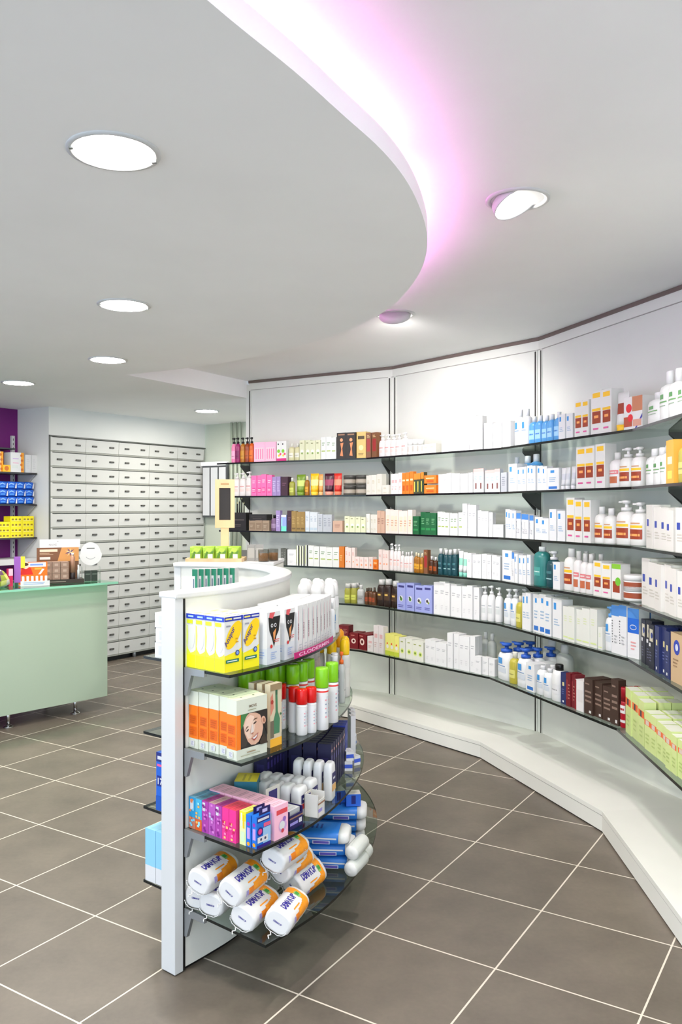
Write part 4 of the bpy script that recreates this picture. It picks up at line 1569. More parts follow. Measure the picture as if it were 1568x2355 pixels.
for k in range(5):
    for j in range(3):
        gput('whiterollon', lambda: deo((246, 246, 246), (246, 246, 247), 0.024, 0.205, 0.055, (226, 236, 230)), 0.79 + k * 0.056, 0.17 - j * 0.054 + 0.008 * (k % 2), GSZ[0], 0, 'white bottle with rounded white cap', GS[0], 'bottle', k * 3 + j)
gput('bluewhite', lambda: bottle('whiteblue', 0.035, 0.03, 0.14), 0.742, 0.185, GSZ[0], 0, 'white bottle with blue label at the shelf end', GS[0], 'bottle', 0)


# second shelf
def hair_kit():
    w, d, h = 0.126, 0.0445, 0.181
    m1 = MB()
    base = (224, 232, 200)
    m1.box(-w / 2, w / 2, -d / 2, d / 2, 0, h, M(base))
    f = Face(m1, w, d, h)
    f.rect(0, 1, 0.17, 0.75, (40, 36, 36))
    f.rect(0, 0.13, 0.17, 0.75, (238, 120, 20))
    # tilted smiling face printed on the box
    f.poly([(0.13, 0.75), (0.13, 0.2), (0.3, 0.2), (0.36, 0.3), (0.3, 0.6), (0.4, 0.75)], (58, 50, 46))
    f.poly([(0.2, 0.58), (0.26, 0.69), (0.4, 0.745), (0.6, 0.735), (0.76, 0.68), (0.84, 0.56), (0.86, 0.44), (0.82, 0.32), (0.72, 0.225), (0.6, 0.19), (0.47, 0.2), (0.36, 0.27), (0.25, 0.42)], (214, 170, 146))
    f.poly([(0.23, 0.57), (0.3, 0.66), (0.43, 0.71), (0.55, 0.68), (0.6, 0.56), (0.56, 0.42), (0.46, 0.32), (0.36, 0.32), (0.26, 0.44)], (232, 200, 180))
    f.poly([(0.13, 0.75), (0.13, 0.5), (0.2, 0.56), (0.27, 0.67), (0.36, 0.75)], (64, 120, 64))
    f.poly([(0.4, 0.75), (1, 0.75), (1, 0.3), (0.93, 0.44), (0.86, 0.6), (0.72, 0.7), (0.55, 0.745)], (40, 30, 27))
    f.disc(0.87, 0.575, 0.07, (212, 164, 138), None, 14, 0.3, 0.1).disc(0.88, 0.57, 0.035, (164, 110, 88), None, 12, 0.3, 0.06)
    f.poly([(0.5, 0.6), (0.57, 0.64), (0.66, 0.64), (0.65, 0.625), (0.58, 0.62)], (96, 66, 50))
    f.poly([(0.25, 0.46), (0.29, 0.52), (0.36, 0.54), (0.36, 0.525), (0.3, 0.5)], (96, 66, 50))
    f.disc(0.575, 0.565, 0.058, (60, 44, 38), None, 12, 0.4, 0.02).disc(0.33, 0.465, 0.05, (60, 44, 38), None, 12, 0.5, 0.018)
    f.poly([(0.46, 0.54), (0.5, 0.55), (0.53, 0.42), (0.49, 0.385), (0.43, 0.4)], (244, 220, 204))
    f.poly([(0.43, 0.4), (0.53, 0.42), (0.5, 0.375)], (176, 120, 98))
    f.poly([(0.45, 0.315), (0.55, 0.335), (0.68, 0.39), (0.64, 0.31), (0.55, 0.265)], (164, 70, 66))
    f.poly([(0.475, 0.318), (0.55, 0.33), (0.65, 0.37), (0.61, 0.315), (0.54, 0.295)], (244, 238, 232))
    f.poly([(0.72, 0.225), (0.86, 0.35), (1, 0.17), (0.75, 0.17)], (60, 46, 38))
    f.text('MOVE', 0.38, 0.845, 0.0085, (110, 90, 70), 0, 0.02)
    f.lines(0.34, 0.66, 0.79, 0.82, 1, (150, 150, 120))
    f.lines(0.3, 0.78, 0.08, 0.125, 1, (150, 130, 100)).lines(0.1, 0.92, 0.045, 0.075, 1, (170, 170, 140))
    g = Face(m1, w, d, h, 'left')
    g.rect(0, 1, 0.17, 0.75, (238, 120, 20))
    g.rect(0.12, 0.86, 0.42, 0.58, (222, 98, 14)).rect(0.12, 0.86, 0.22, 0.38, (222, 98, 14))
    g.lines(0.18, 0.8, 0.43, 0.57, 4, (196, 84, 10)).lines(0.18, 0.8, 0.23, 0.37, 4, (196, 84, 10))
    g.rect(0.28, 0.68, 0.04, 0.135, (238, 238, 242)).lines(0.33, 0.63, 0.05, 0.125, 4, (150, 150, 180))
    t = Face(m1, w, d, h, 'top')
    t.rect(0, 1, 0, 1, (220, 230, 194)).disc(0.3, 0.5, 0.03, (80, 84, 60), 2.8, 10).disc(0.7, 0.5, 0.03, (80, 84, 60), 2.8, 10)
    q = Face(m1, w, d, h, 'right')
    q.rect(0, 1, 0.6, 0.75, (238, 120, 20))
    return m1.build('hair_dye_kit')


for j in range(5):
    gput('kit', hair_kit, 0.108 + (0.012 if j else 0), 0.208 - j * 0.0462, GSZ[1], -0.06, 'orange and pale green hair dye kit', GS[1], 'box', j)


def plant_pack():
    w, d, h = 0.058, 0.022, 0.2
    m1 = MB()
    m1.box(-w / 2, w / 2, -d / 2, d / 2, 0, h, M((206, 192, 164)))
    f = Face(m1, w, d, h)
    f.rect(0, 1, 0, 0.13, (238, 176, 50))
    f.poly([(0.3, 0.2), (0.8, 0.2), (0.84, 0.42), (0.66, 0.55), (0.62, 0.82), (0.44, 0.82), (0.46, 0.55), (0.28, 0.42)], (70, 124, 90))
    f.rect(0.44, 0.62, 0.82, 0.9, (50, 96, 70))
    f.poly([(0.02, 0.5), (0.3, 0.62), (0.2, 0.86), (0.02, 0.8)], (206, 130, 110))
    f.disc(0.15, 0.72, 0.12, (170, 60, 50))
    f.rect(0, 0.3, 0.15, 0.42, (110, 100, 84))
    f.disc(0.88, 0.5, 0.07, (60, 110, 70))
    f.poly([(0, 0.9), (1, 0.9), (1, 1), (0, 1)], (150, 128, 96))
    return m1.build('card_pack')


for j in range(3):
    gput('plant', plant_pack, 0.222 - 0.004 * j, 0.205 - j * 0.03, GSZ[1], 0, 'beige card pack with green bottle picture', GS[1], 'pack', j)


def spray(capc, r, h, ch, band):
    o = empty('spray_can')
    m1 = MB()
    hb = h - ch
    m1.lathe([(r * .9, 0), (r * .98, .003), (r * .98, hb * .3), (r * .98, hb * .8), (r * .98, hb * .93), (r * .9, hb)], M((243, 243, 245), .28), 20, pick=front_pick(20, 250, 300, M((214, 222, 232)), (2,)))
    m1.lathe([(r * .985, hb * .9), (r * .99, hb * .94)], M(band), 20, cap=False)
    # printed lines of lettering on the can
    for q in range(5):
        for t in (4.2, 4.9, 5.6):
            a0, a1 = t - 0.16, t + 0.16 - 0.05 * (q % 3)
            zz = hb * (0.3 + 0.1 * q)
            vv = [(r * .985 * math.cos(a), r * .985 * math.sin(a), z) for z in (zz, zz + hb * .035) for a in (a0, (a0 + a1) / 2, a1)]
            m1.add(vv, [(0, 1, 4, 3), (1, 2, 5, 4)], M((150, 160, 178) if q % 2 else (226, 150, 160)))
    m1.build('can_body', o)
    m1 = MB()
    m1.lathe([(r * .96, 0), (r, ch * .04), (r * .99, ch * .9), (r * .9, ch), (r * .3, ch * 1.0)], M(capc, .25), 20, (0, 0, hb + .0005))
    m1.build('cap', o)
    return o


RED = lambda: spray((206, 20, 18), 0.0195, 0.153, 0.05, (240, 240, 240))
GRN = lambda: spray((126, 196, 24), 0.0235, 0.212, 0.068, (222, 60, 56))
_rc = [gnear(at(x, y, GSZ[1]))[:2] for x, y in ((678, 1683), (695, 1690), (717, 1684))] + [(0.33, 0.13), (0.375, 0.12)]
for k, (s, n) in enumerate(_rc):
    gput('redcan', RED, s, n - .004, GSZ[1], 0, 'white spray can with clear red cap', GS[1], 'can', k)
k = 0
_gc = [gnear(at(x, y, GSZ[1]))[:2] for x, y in ((739, 1677), (763, 1660))]
for (s, n) in _gc + [(0.43, 0.135), (0.482, 0.145), (0.535, 0.15), (0.39, 0.075), (0.44, 0.08), (0.49, 0.092), (0.545, 0.095), (0.34, 0.028), (0.39, 0.026), (0.44, 0.028), (0.5, 0.04), (0.29, 0.028)]:
    gput('greencan', GRN, s, n, GSZ[1], 0, 'tall white spray can with lime green cap', GS[1], 'can', k)
    k += 1
gput('navybottle', lambda: bottle('navywhite', 0.042, 0.034, 0.205, capf=.24, neck=.8, lab=(0.15, 0.86)), 0.645, 0.215, GSZ[1], 0.2, 'white bottle with tall navy label', GS[1], 'bottle', 0)
gput('navybottle', None, 0.695, 0.205, GSZ[1], 0.2, 'white bottle with tall navy label', GS[1], 'bottle', 1)
gput('orangeb', lambda: pump('clear', 0.036, 0.03, 0.2, (236, 110, 40)), 0.75, 0.222, GSZ[1], 0.0, 'clear bottle with orange trigger pump', GS[1], 'bottle', 1)
YEL = lambda: deo((246, 200, 20), (228, 226, 214), 0.0225, 0.232, 0.062, (240, 238, 224))
for k, (s, n) in enumerate(((0.84, 0.225), (0.86, 0.172), (0.88, 0.12), (0.905, 0.225), (0.93, 0.17))):
    gput('yellowcap', YEL, s, n, GSZ[1], 0, 'pale bottle with rounded yellow cap', GS[1], 'bottle', k)
gput('orangecap', lambda: deo((240, 160, 20), (228, 226, 214), 0.024, 0.245, 0.075, (240, 238, 224)), 0.99, 0.21, GSZ[1], 0, 'pale bottle with orange domed cap', GS[1], 'bottle', 0)
for k in range(3):
    gput('palecap', lambda: deo((226, 214, 206), (214, 200, 190), 0.024, 0.22, 0.05), 0.665 + k * .062, 0.11, GSZ[1], 0, 'pale taupe bottle with rounded cap', GS[1], 'bottle', k)


# third shelf: small children's cartons
def kid_box(base, w, d, h, prints=(), spine=(), topc=None, name='toothpaste_box', tab=None):
    def f_():
        m1 = MB()
        m1.box(-w / 2, w / 2, -d / 2, d / 2, 0, h, M(base))
        f = Face(m1, w, d, h)
        for p in prints:
            getattr(f, p[0])(*p[1:])
        g = Face(m1, w, d, h, 'left')
        for p in spine:
            getattr(g, p[0])(*p[1:])
        if topc:
            t = Face(m1, w, d, h, 'top')
            t.rect(0, 1, 0, 1, topc)
            t.lines(0.1, 0.9, 0.25, 0.75, 2, tuple(int(v * .8) for v in topc))
        if tab:
            m1.box(-w * .3, w * .5, -d / 2, -d / 2 + 0.001, h, h + 0.022, M(tab))
            m1.box(-w * .08, w * .28, -d / 2 - .0004, -d / 2, h + .006, h + .016, M((190, 180, 230)))
        return m1.build(name)
    return f_


speck = lambda cols, seed: [R(*(lambda r: (r.uniform(0, .7), 0, 0, 0))(random.Random(seed)))][:0] + [
    R(u, min(u + .3, 1), v, min(v + .07, 1), cols[i % len(cols)]) for i, (u, v) in enumerate(((random.Random(seed * 31 + q).uniform(0.05, .7), random.Random(seed * 17 + q).uniform(.04, .9)) for q in range(10)))]
cyan = kid_box((40, 150, 205), 0.072, 0.029, 0.099, [R(0, 1, 0, 0.3, (226, 110, 60))], [R(0.2, 0.75, 0.6, 0.92, (226, 240, 250)), R(0, 1, 0, 0.36, (196, 120, 96))] + speck([(120, 200, 230), (226, 130, 80)], 3), (90, 150, 175))
cyan2 = kid_box((70, 175, 215), 0.072, 0.029, 0.099, [R(0, 1, 0, 0.3, (226, 110, 60))], [R(0, 1, 0, 0.36, (220, 96, 40))] + speck([(150, 220, 240), (240, 180, 90)], 5), (80, 130, 150))
purp = kid_box((170, 60, 160), 0.072, 0.029, 0.099, [R(0, 1, 0.4, 1, (150, 40, 150))], [R(0.08, 0.5, 0.68, 0.95, (240, 232, 244))] + speck([(206, 110, 196), (130, 30, 130)], 8), (150, 40, 120))
purp2 = kid_box((180, 84, 176), 0.072, 0.029, 0.099, [R(0, 1, 0.4, 1, (150, 40, 150))], speck([(214, 130, 206), (140, 40, 140), (190, 180, 220)], 9), (190, 150, 150))
pinkb = kid_box((228, 50, 140), 0.072, 0.029, 0.099, [R(0, 1, 0.4, 1, (220, 60, 130))], speck([(246, 130, 180), (200, 30, 90), (240, 190, 120)], 12), (222, 70, 90))
for r in range(2):
    s = 0.092 + r * 0.074
    for j, (mk, key, nm) in enumerate(((cyan, 'cyan', 'turquoise and orange toothpaste box'), (cyan2, 'cyan2', 'pale turquoise and orange toothpaste box'), (purp, 'purp', 'purple toothpaste box with white flash'), (purp2, 'purp2', 'plain purple toothpaste box'),
                                       (purp, 'purp', 'purple toothpaste box with white flash'), (pinkb, 'pinkb', 'speckled hot pink toothpaste box'), (pinkb, 'pinkb', 'speckled hot pink toothpaste box'))):
        if r and j > 1:
            continue
        gput(key, mk, s, 0.016 + j * 0.0305, GSZ[2], 0, nm, GS[2], 'box', r * 10 + j, 'from the panel')
lime = kid_box((226, 240, 170), 0.060, 0.026, 0.101, [R(0, 1, 0.8, 1, (244, 230, 40))], [R(0, 1, 0.72, 1, (246, 230, 40)), R(0.2, 0.45, 0.55, 0.95, (240, 250, 230)), R(0.55, 0.8, 0.5, 0.9, (240, 190, 30)), R(0.2, 0.8, 0.1, 0.4, (206, 236, 190))], (246, 236, 120))
gput('lime', lime, 0.094, 0.2345, GSZ[2], 0, 'lime and yellow toothpaste box', GS[2], 'box', 0)
blue = kid_box((30, 110, 206), 0.060, 0.0195, 0.096, [R(0.05, 0.95, 0.78, 0.95, (26, 30, 120)), R(0.1, 0.9, 0.82, 0.9, (226, 226, 240)), DSC(0.25, 0.5, 0.22, (40, 40, 130)), DSC(0.25, 0.5, 0.14, (220, 60, 130)), R(0.5, 1, 0.6, 0.72, (220, 90, 130)),
                                                       R(0.45, 1, 0.1, 0.58, (150, 190, 226)), R(0.05, 0.8, 0.16, 0.34, (236, 236, 244)), DSC(0.3, 0.25, 0.07, (60, 60, 90)), DSC(0.6, 0.25, 0.07, (60, 60, 90)), R(0, 1, 0, 0.09, (50, 30, 130))],
               [R(0.2, 0.8, 0.25, 0.6, (190, 150, 220)), DSC(0.5, 0.72, 0.3, (150, 50, 170)), DSC(0.5, 0.1, 0.3, (246, 160, 30))], None, 'toothbrush_box', (30, 22, 90))
for k in range(2):
    gput('blue', blue, 0.094 + k * .002, 0.259 + k * 0.0215, GSZ[2], 0, 'blue hanging box with dark tab', GS[2], 'box', k, 'from the panel')
pinkbig = kid_box((246, 186, 208), 0.064, 0.034, 0.104, [R(0.15, 0.95, 0.72, 0.86, (220, 70, 80)), DSC(0.6, 0.36, 0.3, (206, 160, 210)), DSC(0.55, 0.38, 0.2, (244, 242, 246)), DSC(0.72, 0.55, 0.12, (150, 110, 190)), DSC(0.58, 0.22, 0.1, (206, 60, 70))],
                  [R(0.3, 0.7, 0.2, 0.8, (250, 206, 222))], (244, 190, 206))
for j in range(8):
    gput('pinkbig', pinkbig, 0.164 + (0.0 if j < 6 else 0.0), 0.277 - j * 0.0352, GSZ[2], 0, 'large pale pink toothpaste box', GS[2], 'box', j)
teal = kid_box((40, 110, 130), 0.09, 0.075, 0.115, [], [], (222, 206, 40), 'toothbrush_box')
gput('tealbox', teal, 0.26, 0.06, GSZ[2], 0.5, 'teal box with yellow top', GS[2], 'box', 0)


def tray(c, w, d, h, back):
    def f_():
        o = empty('counter_tray')
        m1 = MB()
        m1.box(-w / 2, w / 2, -d / 2, -d / 2 + .002, 0, h * .75, M(c))
        m1.box(-w / 2, -w / 2 + .002, -d / 2, d / 2, 0, h, M(c))
        m1.box(w / 2 - .002, w / 2, -d / 2, d / 2, 0, h, M(c))
        m1.box(-w / 2, w / 2, -d / 2, d / 2, 0, .002, M(c))
        f = Face(m1, w, d, h * .75)
        f.rect(0.05, 0.62, 0.3, 0.5, (150, 140, 210)).rect(0.7, 0.92, 0.28, 0.6, (222, 222, 236)).rect(0, 1, 0.75, 0.85, (150, 110, 90))
        m1.build('tray_body', o)
        m1 = MB()
        m1.box(-w / 2, w / 2, d / 2 - .002, d / 2, 0, back, M((222, 214, 196)))
        m1.box(-w * .3, w * .3, d / 2 - .0026, d / 2 - .002, back * .6, back * .9, M((52, 44, 110)))
        m1.build('header', o)
        return o
    return f_


gput('navytray', tray((34, 26, 86), 0.072, 0.095, 0.06, 0.115), 0.238, 0.232, GSZ[2], 0, 'navy cardboard tray with raised header card', GS[2], 'tray', 0)
greybox = kid_box((178, 180, 182), 0.06, 0.02, 0.055, [], [], (196, 198, 200), 'tooth_care_box')
for j in range(4):
    gput('greybox', greybox, 0.238, 0.2 + j * 0.0205, GSZ[2] + 0.0025, 0, 'pale grey box in the navy tray', GS[2], 'box', j)


def mouth(w, d, h, red=True):
    def f_():
        o = empty('mouthwash_bottle')
        m1 = MB()
        m1.lathe([(.44, 0), (.5, .006), (.5, h * .35), (.5, h * .74), (.485, h * .88), (.42, h * .96), (.28, h)], M((243, 243, 244), .3), 20, sx=w, sy=d, power=.5)
        m1.build('body', o)
        m1 = MB()
        e = d / 2 + .0008
        m1.add([(-w * .34, -e, h * .45), (w * .34, -e, h * .45), (w * .34, -e, h * .74), (-w * .34, -e, h * .74)], [(0, 1, 2, 3)], M((40, 36, 96)))
        m1.add([(-w * .34, -e, h * .25), (w * .34, -e, h * .25), (w * .34, -e, h * .43), (-w * .34, -e, h * .43)], [(0, 1, 2, 3)], M((196, 60, 60) if red else (224, 176, 110)))
        m1.add([(-w * .2, -e - .0003, h * .56), (w * .2, -e - .0003, h * .56), (w * .2, -e - .0003, h * .62), (-w * .2, -e - .0003, h * .62)], [(0, 1, 2, 3)], M((220, 222, 236)))
        m1.build('label', o)
        return o
    return f_


for j in range(5):
    for k in range(2):
        gput('mw1', mouth(0.064, 0.040, 0.095), 0.31 + k * .067, 0.225 - j * 0.0425, GSZ[2], 0, 'small white mouthwash bottle with red and navy label', GS[2], 'bottle', k * 10 + j)
gput('cleartray', tray((236, 232, 222), 0.05, 0.05, 0.075, 0.075), 0.322, 0.285 - .01, GSZ[2], 0, 'small white tray at the shelf edge', GS[2], 'tray', 0)
for j in range(4):
    gput('mw2', mouth(0.058, 0.033, 0.13, False), 0.455, 0.262 - j * 0.0385, GSZ[2], 0.05, 'tall flat white mouthwash bottle', GS[2], 'bottle', j)
NAVYP = [kid_box((30, 28, 66), 0.024, 0.05, 0.165, [R(0.2, 0.8, 0.6, 0.75, (70, 60, 130)), R(0.2, 0.7, 0.82, 0.88, (200, 150, 150))], [R(0.2, 0.8, 0.3, 0.7, (44, 40, 90))], (24, 22, 50), 'toothbrush_pack'),
         kid_box((44, 58, 150), 0.024, 0.05, 0.17, [R(0.2, 0.8, 0.6, 0.75, (90, 110, 200)), R(0.15, 0.6, 0.2, 0.4, (110, 80, 160))], [R(0.2, 0.8, 0.3, 0.7, (60, 80, 180))], (50, 60, 140), 'toothbrush_pack')]
for k in range(11):
    for j in range(4):
        e = 1 if (k > 7 and j == 0) else 0
        gput('navyp%d' % e, NAVYP[e], 0.535 + k * 0.0262, 0.215 - j * 0.056, GSZ[2] + (0.002 if j % 2 else 0), 0.0, 'bright blue toothbrush pack' if e else 'dark navy toothbrush pack of the %s line' % ORD[j], GS[2], 'pack', k * 5 + j)
for k in range(7):
    gput('navyp0', NAVYP[0], 0.40 + k * 0.0258, 0.03, GSZ[2], 0.0, 'dark navy toothbrush pack by the panel', GS[2], 'pack', k)
whitenavy = kid_box((238, 238, 242), 0.034, 0.02, 0.175, [R(0.1, 0.9, 0.55, 0.9, (130, 145, 190)), R(0.3, 0.7, 0.1, 0.8, (60, 70, 130)), R(0.4, 0.5, 0.1, 0.95, (230, 230, 240))], [], (232, 232, 236), 'toothbrush_pack')
for k in range(3):
    gput('whitenavy', whitenavy, 0.86 + k * 0.045, 0.255, GSZ[2], 0.3, 'white and navy toothbrush pack standing at the edge', GS[2], 'pack', k)
smallw = kid_box((240, 240, 244), 0.05, 0.03, 0.036, [R(0.1, 0.7, 0.3, 0.8, (50, 40, 130)), R(0.75, 0.95, 0.2, 0.5, (60, 130, 220))], [R(0, 1, 0.3, 0.7, (60, 90, 200))], (240, 240, 240), 'floss_box')
for k, (s, n, a, z) in enumerate(((0.74, 0.25, 0.2, 0), (0.80, 0.265, 0.7, 0), (0.745, 0.25, 0.4, .037), (0.99, 0.262, -0.4, 0), (1.05, 0.27, 0.3, 0))):
    gput('smallw', smallw, s, n, GSZ[2] + z, a, 'small white and blue dental floss box', GS[2], 'box', k)

# bottom shelf: bags of cotton pads
ORANGE, NAVYC = (240, 150, 30), (52, 44, 140)


def pad_bag(L=0.165, ry=0.0435, rz=0.0355, word=True, seed=0):
    o = empty('cotton_pad_bag')
    nn = 28
    pw = 0.72

    def surf(x, t, e=0.0):
        c, s = math.cos(t), math.sin(t)
        f = 1.0
        u = x / L
        if u < 0.07:
            f = 0.80 + 0.2 * math.sqrt(max(0.0, 1 - (1 - u / 0.07) ** 2))
        if u > 0.9:
            f = 0.62 + 0.38 * math.sqrt(max(0.0, 1 - ((u - 0.9) / 0.1) ** 2))
        f *= 1 + 0.012 * math.sin(9 * t + 31 * u + seed) + 0.01 * math.sin(40 * u + seed)
        return Vector((x, math.copysign(abs(c) ** pw, c) * (ry * f + e), math.copysign(abs(s) ** pw, s) * (rz * f + e)))
    m1 = MB()
    xs = [0, .01, .03, .06, .1, .2, .3, .4, .5, .6, .7, .8, .88, .93, .97, .99, 1.0]
    rings = [[surf(u * L, -2 * math.pi * i / nn) for i in range(nn)][::-1] for u in xs]
    m1.loft([r[::-1] for r in rings], M((243, 242, 240), .38), True)
    # the orange C-shaped print and its lettering lie in the bag's own film
    def patch(u0, u1, t0, t1, c, nx=4, nt=4, e=.0006):
        vv = [surf((u0 + (u1 - u0) * a / nx) * L, math.radians(t0 + (t1 - t0) * b / nt), e) for a in range(nx + 1) for b in range(nt + 1)]
        m1.add(vv, [(a * (nt + 1) + b, (a + 1) * (nt + 1) + b, (a + 1) * (nt + 1) + b + 1, a * (nt + 1) + b + 1) for a in range(nx) for b in range(nt)], M(c, .35), True)
    for q in range(9):                        # curve of the C
        u0, u1 = 0.42 + q * 0.05, 0.42 + (q + 1) * 0.05
        inn = 30 * math.sqrt(max(0, 1 - ((u0 - 0.42) / 0.30) ** 2)) if u0 < 0.72 else 0
        if inn > 2:
            patch(u0, u1, 94 + inn, 174, ORANGE, 1, 6)
            if u0 > .66:
                patch(u0, u1, 34, 96 - inn, ORANGE, 1, 4)
        else:
            patch(u0, u1, 30, 172, ORANGE, 1, 14)
    patch(0.25, 0.42, 136, 174, (230, 128, 26), 4, 4)
    patch(0.16, 0.24, 140, 172, (160, 150, 205), 1, 4)
    patch(0.3, 0.58, 108, 114, ORANGE, 3, 1)
    patch(0.7, 0.79, 80, 98, (130, 176, 100), 2, 3, .0009)
    patch(0.72, 0.8, 84, 92, (60, 140, 60), 2, 3, .0012)
    vv, ff, wd = text_geo("DEMAK'UP", 0.03)
    hh = 0.0115
    sx = 0.086 / (wd * hh)
    P = [surf(0.14 * L + a * hh * sx, math.radians(92 - b * hh / ry * 57 * 1.3), .001) for a, b in vv]
    m1.add(P, ff, M(NAVYC))
    # lettering on the flat end of the bag
    hh = 0.006
    tb = [(-.0008, (a - wd / 2) * hh * .8 * -1, (b - .5) * hh) for a, b in vv]
    m1.add(tb, ff, M(NAVYC))
    m1.build('bag', o)
    m1 = MB()
    pts = []
    for q in range(14):
        t = math.radians(190 + 160 * q / 13)
        p = surf(0.0, t)
        pts.append((-.006 - .002 * (q % 2), p.y * 1.08, p.z * 1.08))
    m1.path(pts, .0011, M((240, 240, 238)), 5)
    p = pts[7]
    m1.path([p, (p[0] - .012, p[1] - .008, p[2] - .001), (p[0] - .02, p[1] - .002, p[2] - .002), (p[0] - .032, p[1] - .01, p[2] - .001)], .0016, M((244, 244, 242)), 6)
    m1.build('drawstring', o)
    return o


def put_bag(key, px, py, z, head, roll, pitch=0.0, label='', L=0.165):
    p = at(px, py, z)
    o = spawn(key, lambda: pad_bag(L), (p.x, p.y, z), 0)
    o.rotation_mode = 'XYZ'
    o.rotation_euler = (roll, -pitch, math.radians(head))
    tag(o, label, 'bag', 'bags of cotton pads')
    return o


zb = GSZ[3] + 0.037
put_bag('bag', 450, 2066, zb, 66, 0.0, 0, 'white cotton pad bag lowest against the gondola panel')
put_bag('bag', 484, 2082, zb, 66, 0.05, 0, 'white cotton pad bag under the largest lettered bag')
put_bag('bag', 557, 2113, zb, 65, 0.4, 0, 'white and orange cotton pad bag, front middle, string over shelf edge')
put_bag('bag', 638, 2122, zb, 72, 0.45, 0, 'white and orange cotton pad bag nearest the outer shelf corner')
put_bag('bag', 455, 2030, zb + 0.072, 61, 0.3, 0.03, 'upper left white and orange cotton pad bag beside the end post')
put_bag('bag', 527, 2055, zb + 0.070, 63, 0.55, 0.04, 'topmost front bag with large navy lettering and orange swoosh')
put_bag('bag', 652, 2018, zb, 62, 0.2, 0, 'white cotton pad bag at the bottom behind the front pile')
put_bag('bag', 672, 2042, zb, 62, 0.9, 0, 'cotton pad bag behind the corner bag, lettering upward')
put_bag('bag', 640, 2002, zb + 0.073, 62, 0.7, 0, 'middle bag of the rear cotton pad pile')
put_bag('bag', 626, 1980, zb + 0.135, 62, 0.35, 0, 'topmost bag of the rear cotton pad pile')


def blue_pack():
    o = empty('nappy_pack')
    w, d, h = 0.19, 0.12, 0.046
    m1 = MB()
    rings = []
    for u in (0, .02, .06, .5, .9, .97, 1.0):
        f = 0.82 if u in (0, 1.0) else (0.93 if u in (.02, .97) else 1.0)
        ring = []
        for i in range(24):
            t = 2 * math.pi * i / 24
            c, s = math.cos(t), math.sin(t)
            ring.append((-w / 2 + w * u, math.copysign(abs(c) ** .45, c) * d / 2 * f, h / 2 + math.copysign(abs(s) ** .6, s) * h / 2 * f))
        rings.append(ring)
    m1.loft(rings, M((40, 116, 200), .35), True)
    f = Face(m1, w * .8, d + .001, h)
    f.rect(0, 1, 0.5, 0.62, (232, 236, 244)).rect(0.45, 0.85, 0.16, 0.42, (200, 205, 240)).rect(0.47, 0.83, 0.2, 0.38, (90, 80, 170))
    for q in range(5):
        m1.box(-0.05 + .016 * q, -0.043 + .016 * q, -.02, .02, h, h + .0005, M((30, 60, 140)))
    m1.build('pack_body', o)
    m1 = MB()
    rings = []
    for u, f in ((0, 1.02), (.5, 1.0), (.85, .86), (1.0, .6)):
        rings.append([(w / 2 - .012 + .036 * u, math.copysign(abs(math.cos(2 * math.pi * i / 20)) ** .6, math.cos(2 * math.pi * i / 20)) * d / 2 * f, h / 2 + math.copysign(abs(math.sin(2 * math.pi * i / 20)) ** .7, math.sin(2 * math.pi * i / 20)) * h / 2 * f) for i in range(20)])
    m1.loft(rings, M((240, 240, 236), .4), True)
    m1.build('cotton_end', o)
    return o


def put_blue(x, y, z, a, desc, k):
    o = spawn('bluepack', blue_pack, (x, y, z), a)
    register(o, desc, GS[3], 'pack', k, 'from the bottom')


for k, (x, y, dz, a) in enumerate(((-0.055, 2.945, 0, -.12), (-0.066, 2.94, .047, -.05), (-0.085, 2.925, .094, -.12))):
    put_blue(x, y, GSZ[3] + dz + .001, a, 'blue cotton pack with white end, front pile', k)
for k, (x, y, dz, a) in enumerate(((-0.03, 3.16, 0, .05), (-0.025, 3.155, .047, 0), (-0.02, 3.15, .094, -.05))):
    put_blue(x, y, GSZ[3] + dz + .001, a, 'blue cotton pack with white end, rear pile', k)
rollc = lambda: pad_bag(0.12, .026, .024)


def cotton_roll():
    m1 = MB()
    m1.lathe([(.008, 0), (.022, .004), (.026, .012), (.026, .1), (.022, .108), (.006, .112)], M((238, 237, 230), .6), 18)
    m1.lathe([(.0275, .006), (.0285, .05), (.0275, .106)], CLEARP, 18, cap=False)
    return m1.build('cotton_roll')


for k, (px, py, z, a) in enumerate(((803, 2003, .231, 10), (818, 1985, .231, 30), (806, 1965, .282, 20))):
    p = at(px, py, z)
    o = spawn('croll', cotton_roll, (p.x, p.y, z), 0)
    o.rotation_euler = (math.pi / 2 - .1, 0, math.radians(150 + a * .2))
    register(o, 'white cotton roll in clear film', GS[3], 'cotton roll', k)
bbox = kid_box((40, 100, 205), 0.055, 0.05, 0.045, [R(0.35, 0.65, 0.2, 0.9, (20, 30, 110))], [], (236, 232, 216), 'plaster_box')
o = spawn('plaster', bbox, (0.045, 3.135, GSZ[3] + .1435), 0.1)
tag(o, 'small blue box with cream top standing on the rear blue packs', 'box')
o = spawn('plaster', bbox, (-0.015, 3.17, GSZ[3] + .1435), 0.3)
tag(o, 'second small blue cream-topped box on the rear blue packs, further left', 'box')

# ------------------------------------------------------------------ goods on the hollow side of the gondola
def inner(px, py, z, key, make, rot, label, cat):
    p = at(px, py, z)
    o = spawn(key, make, (p.x, p.y, z), rot)
    if label:
        tag(o, label, cat)
    return o


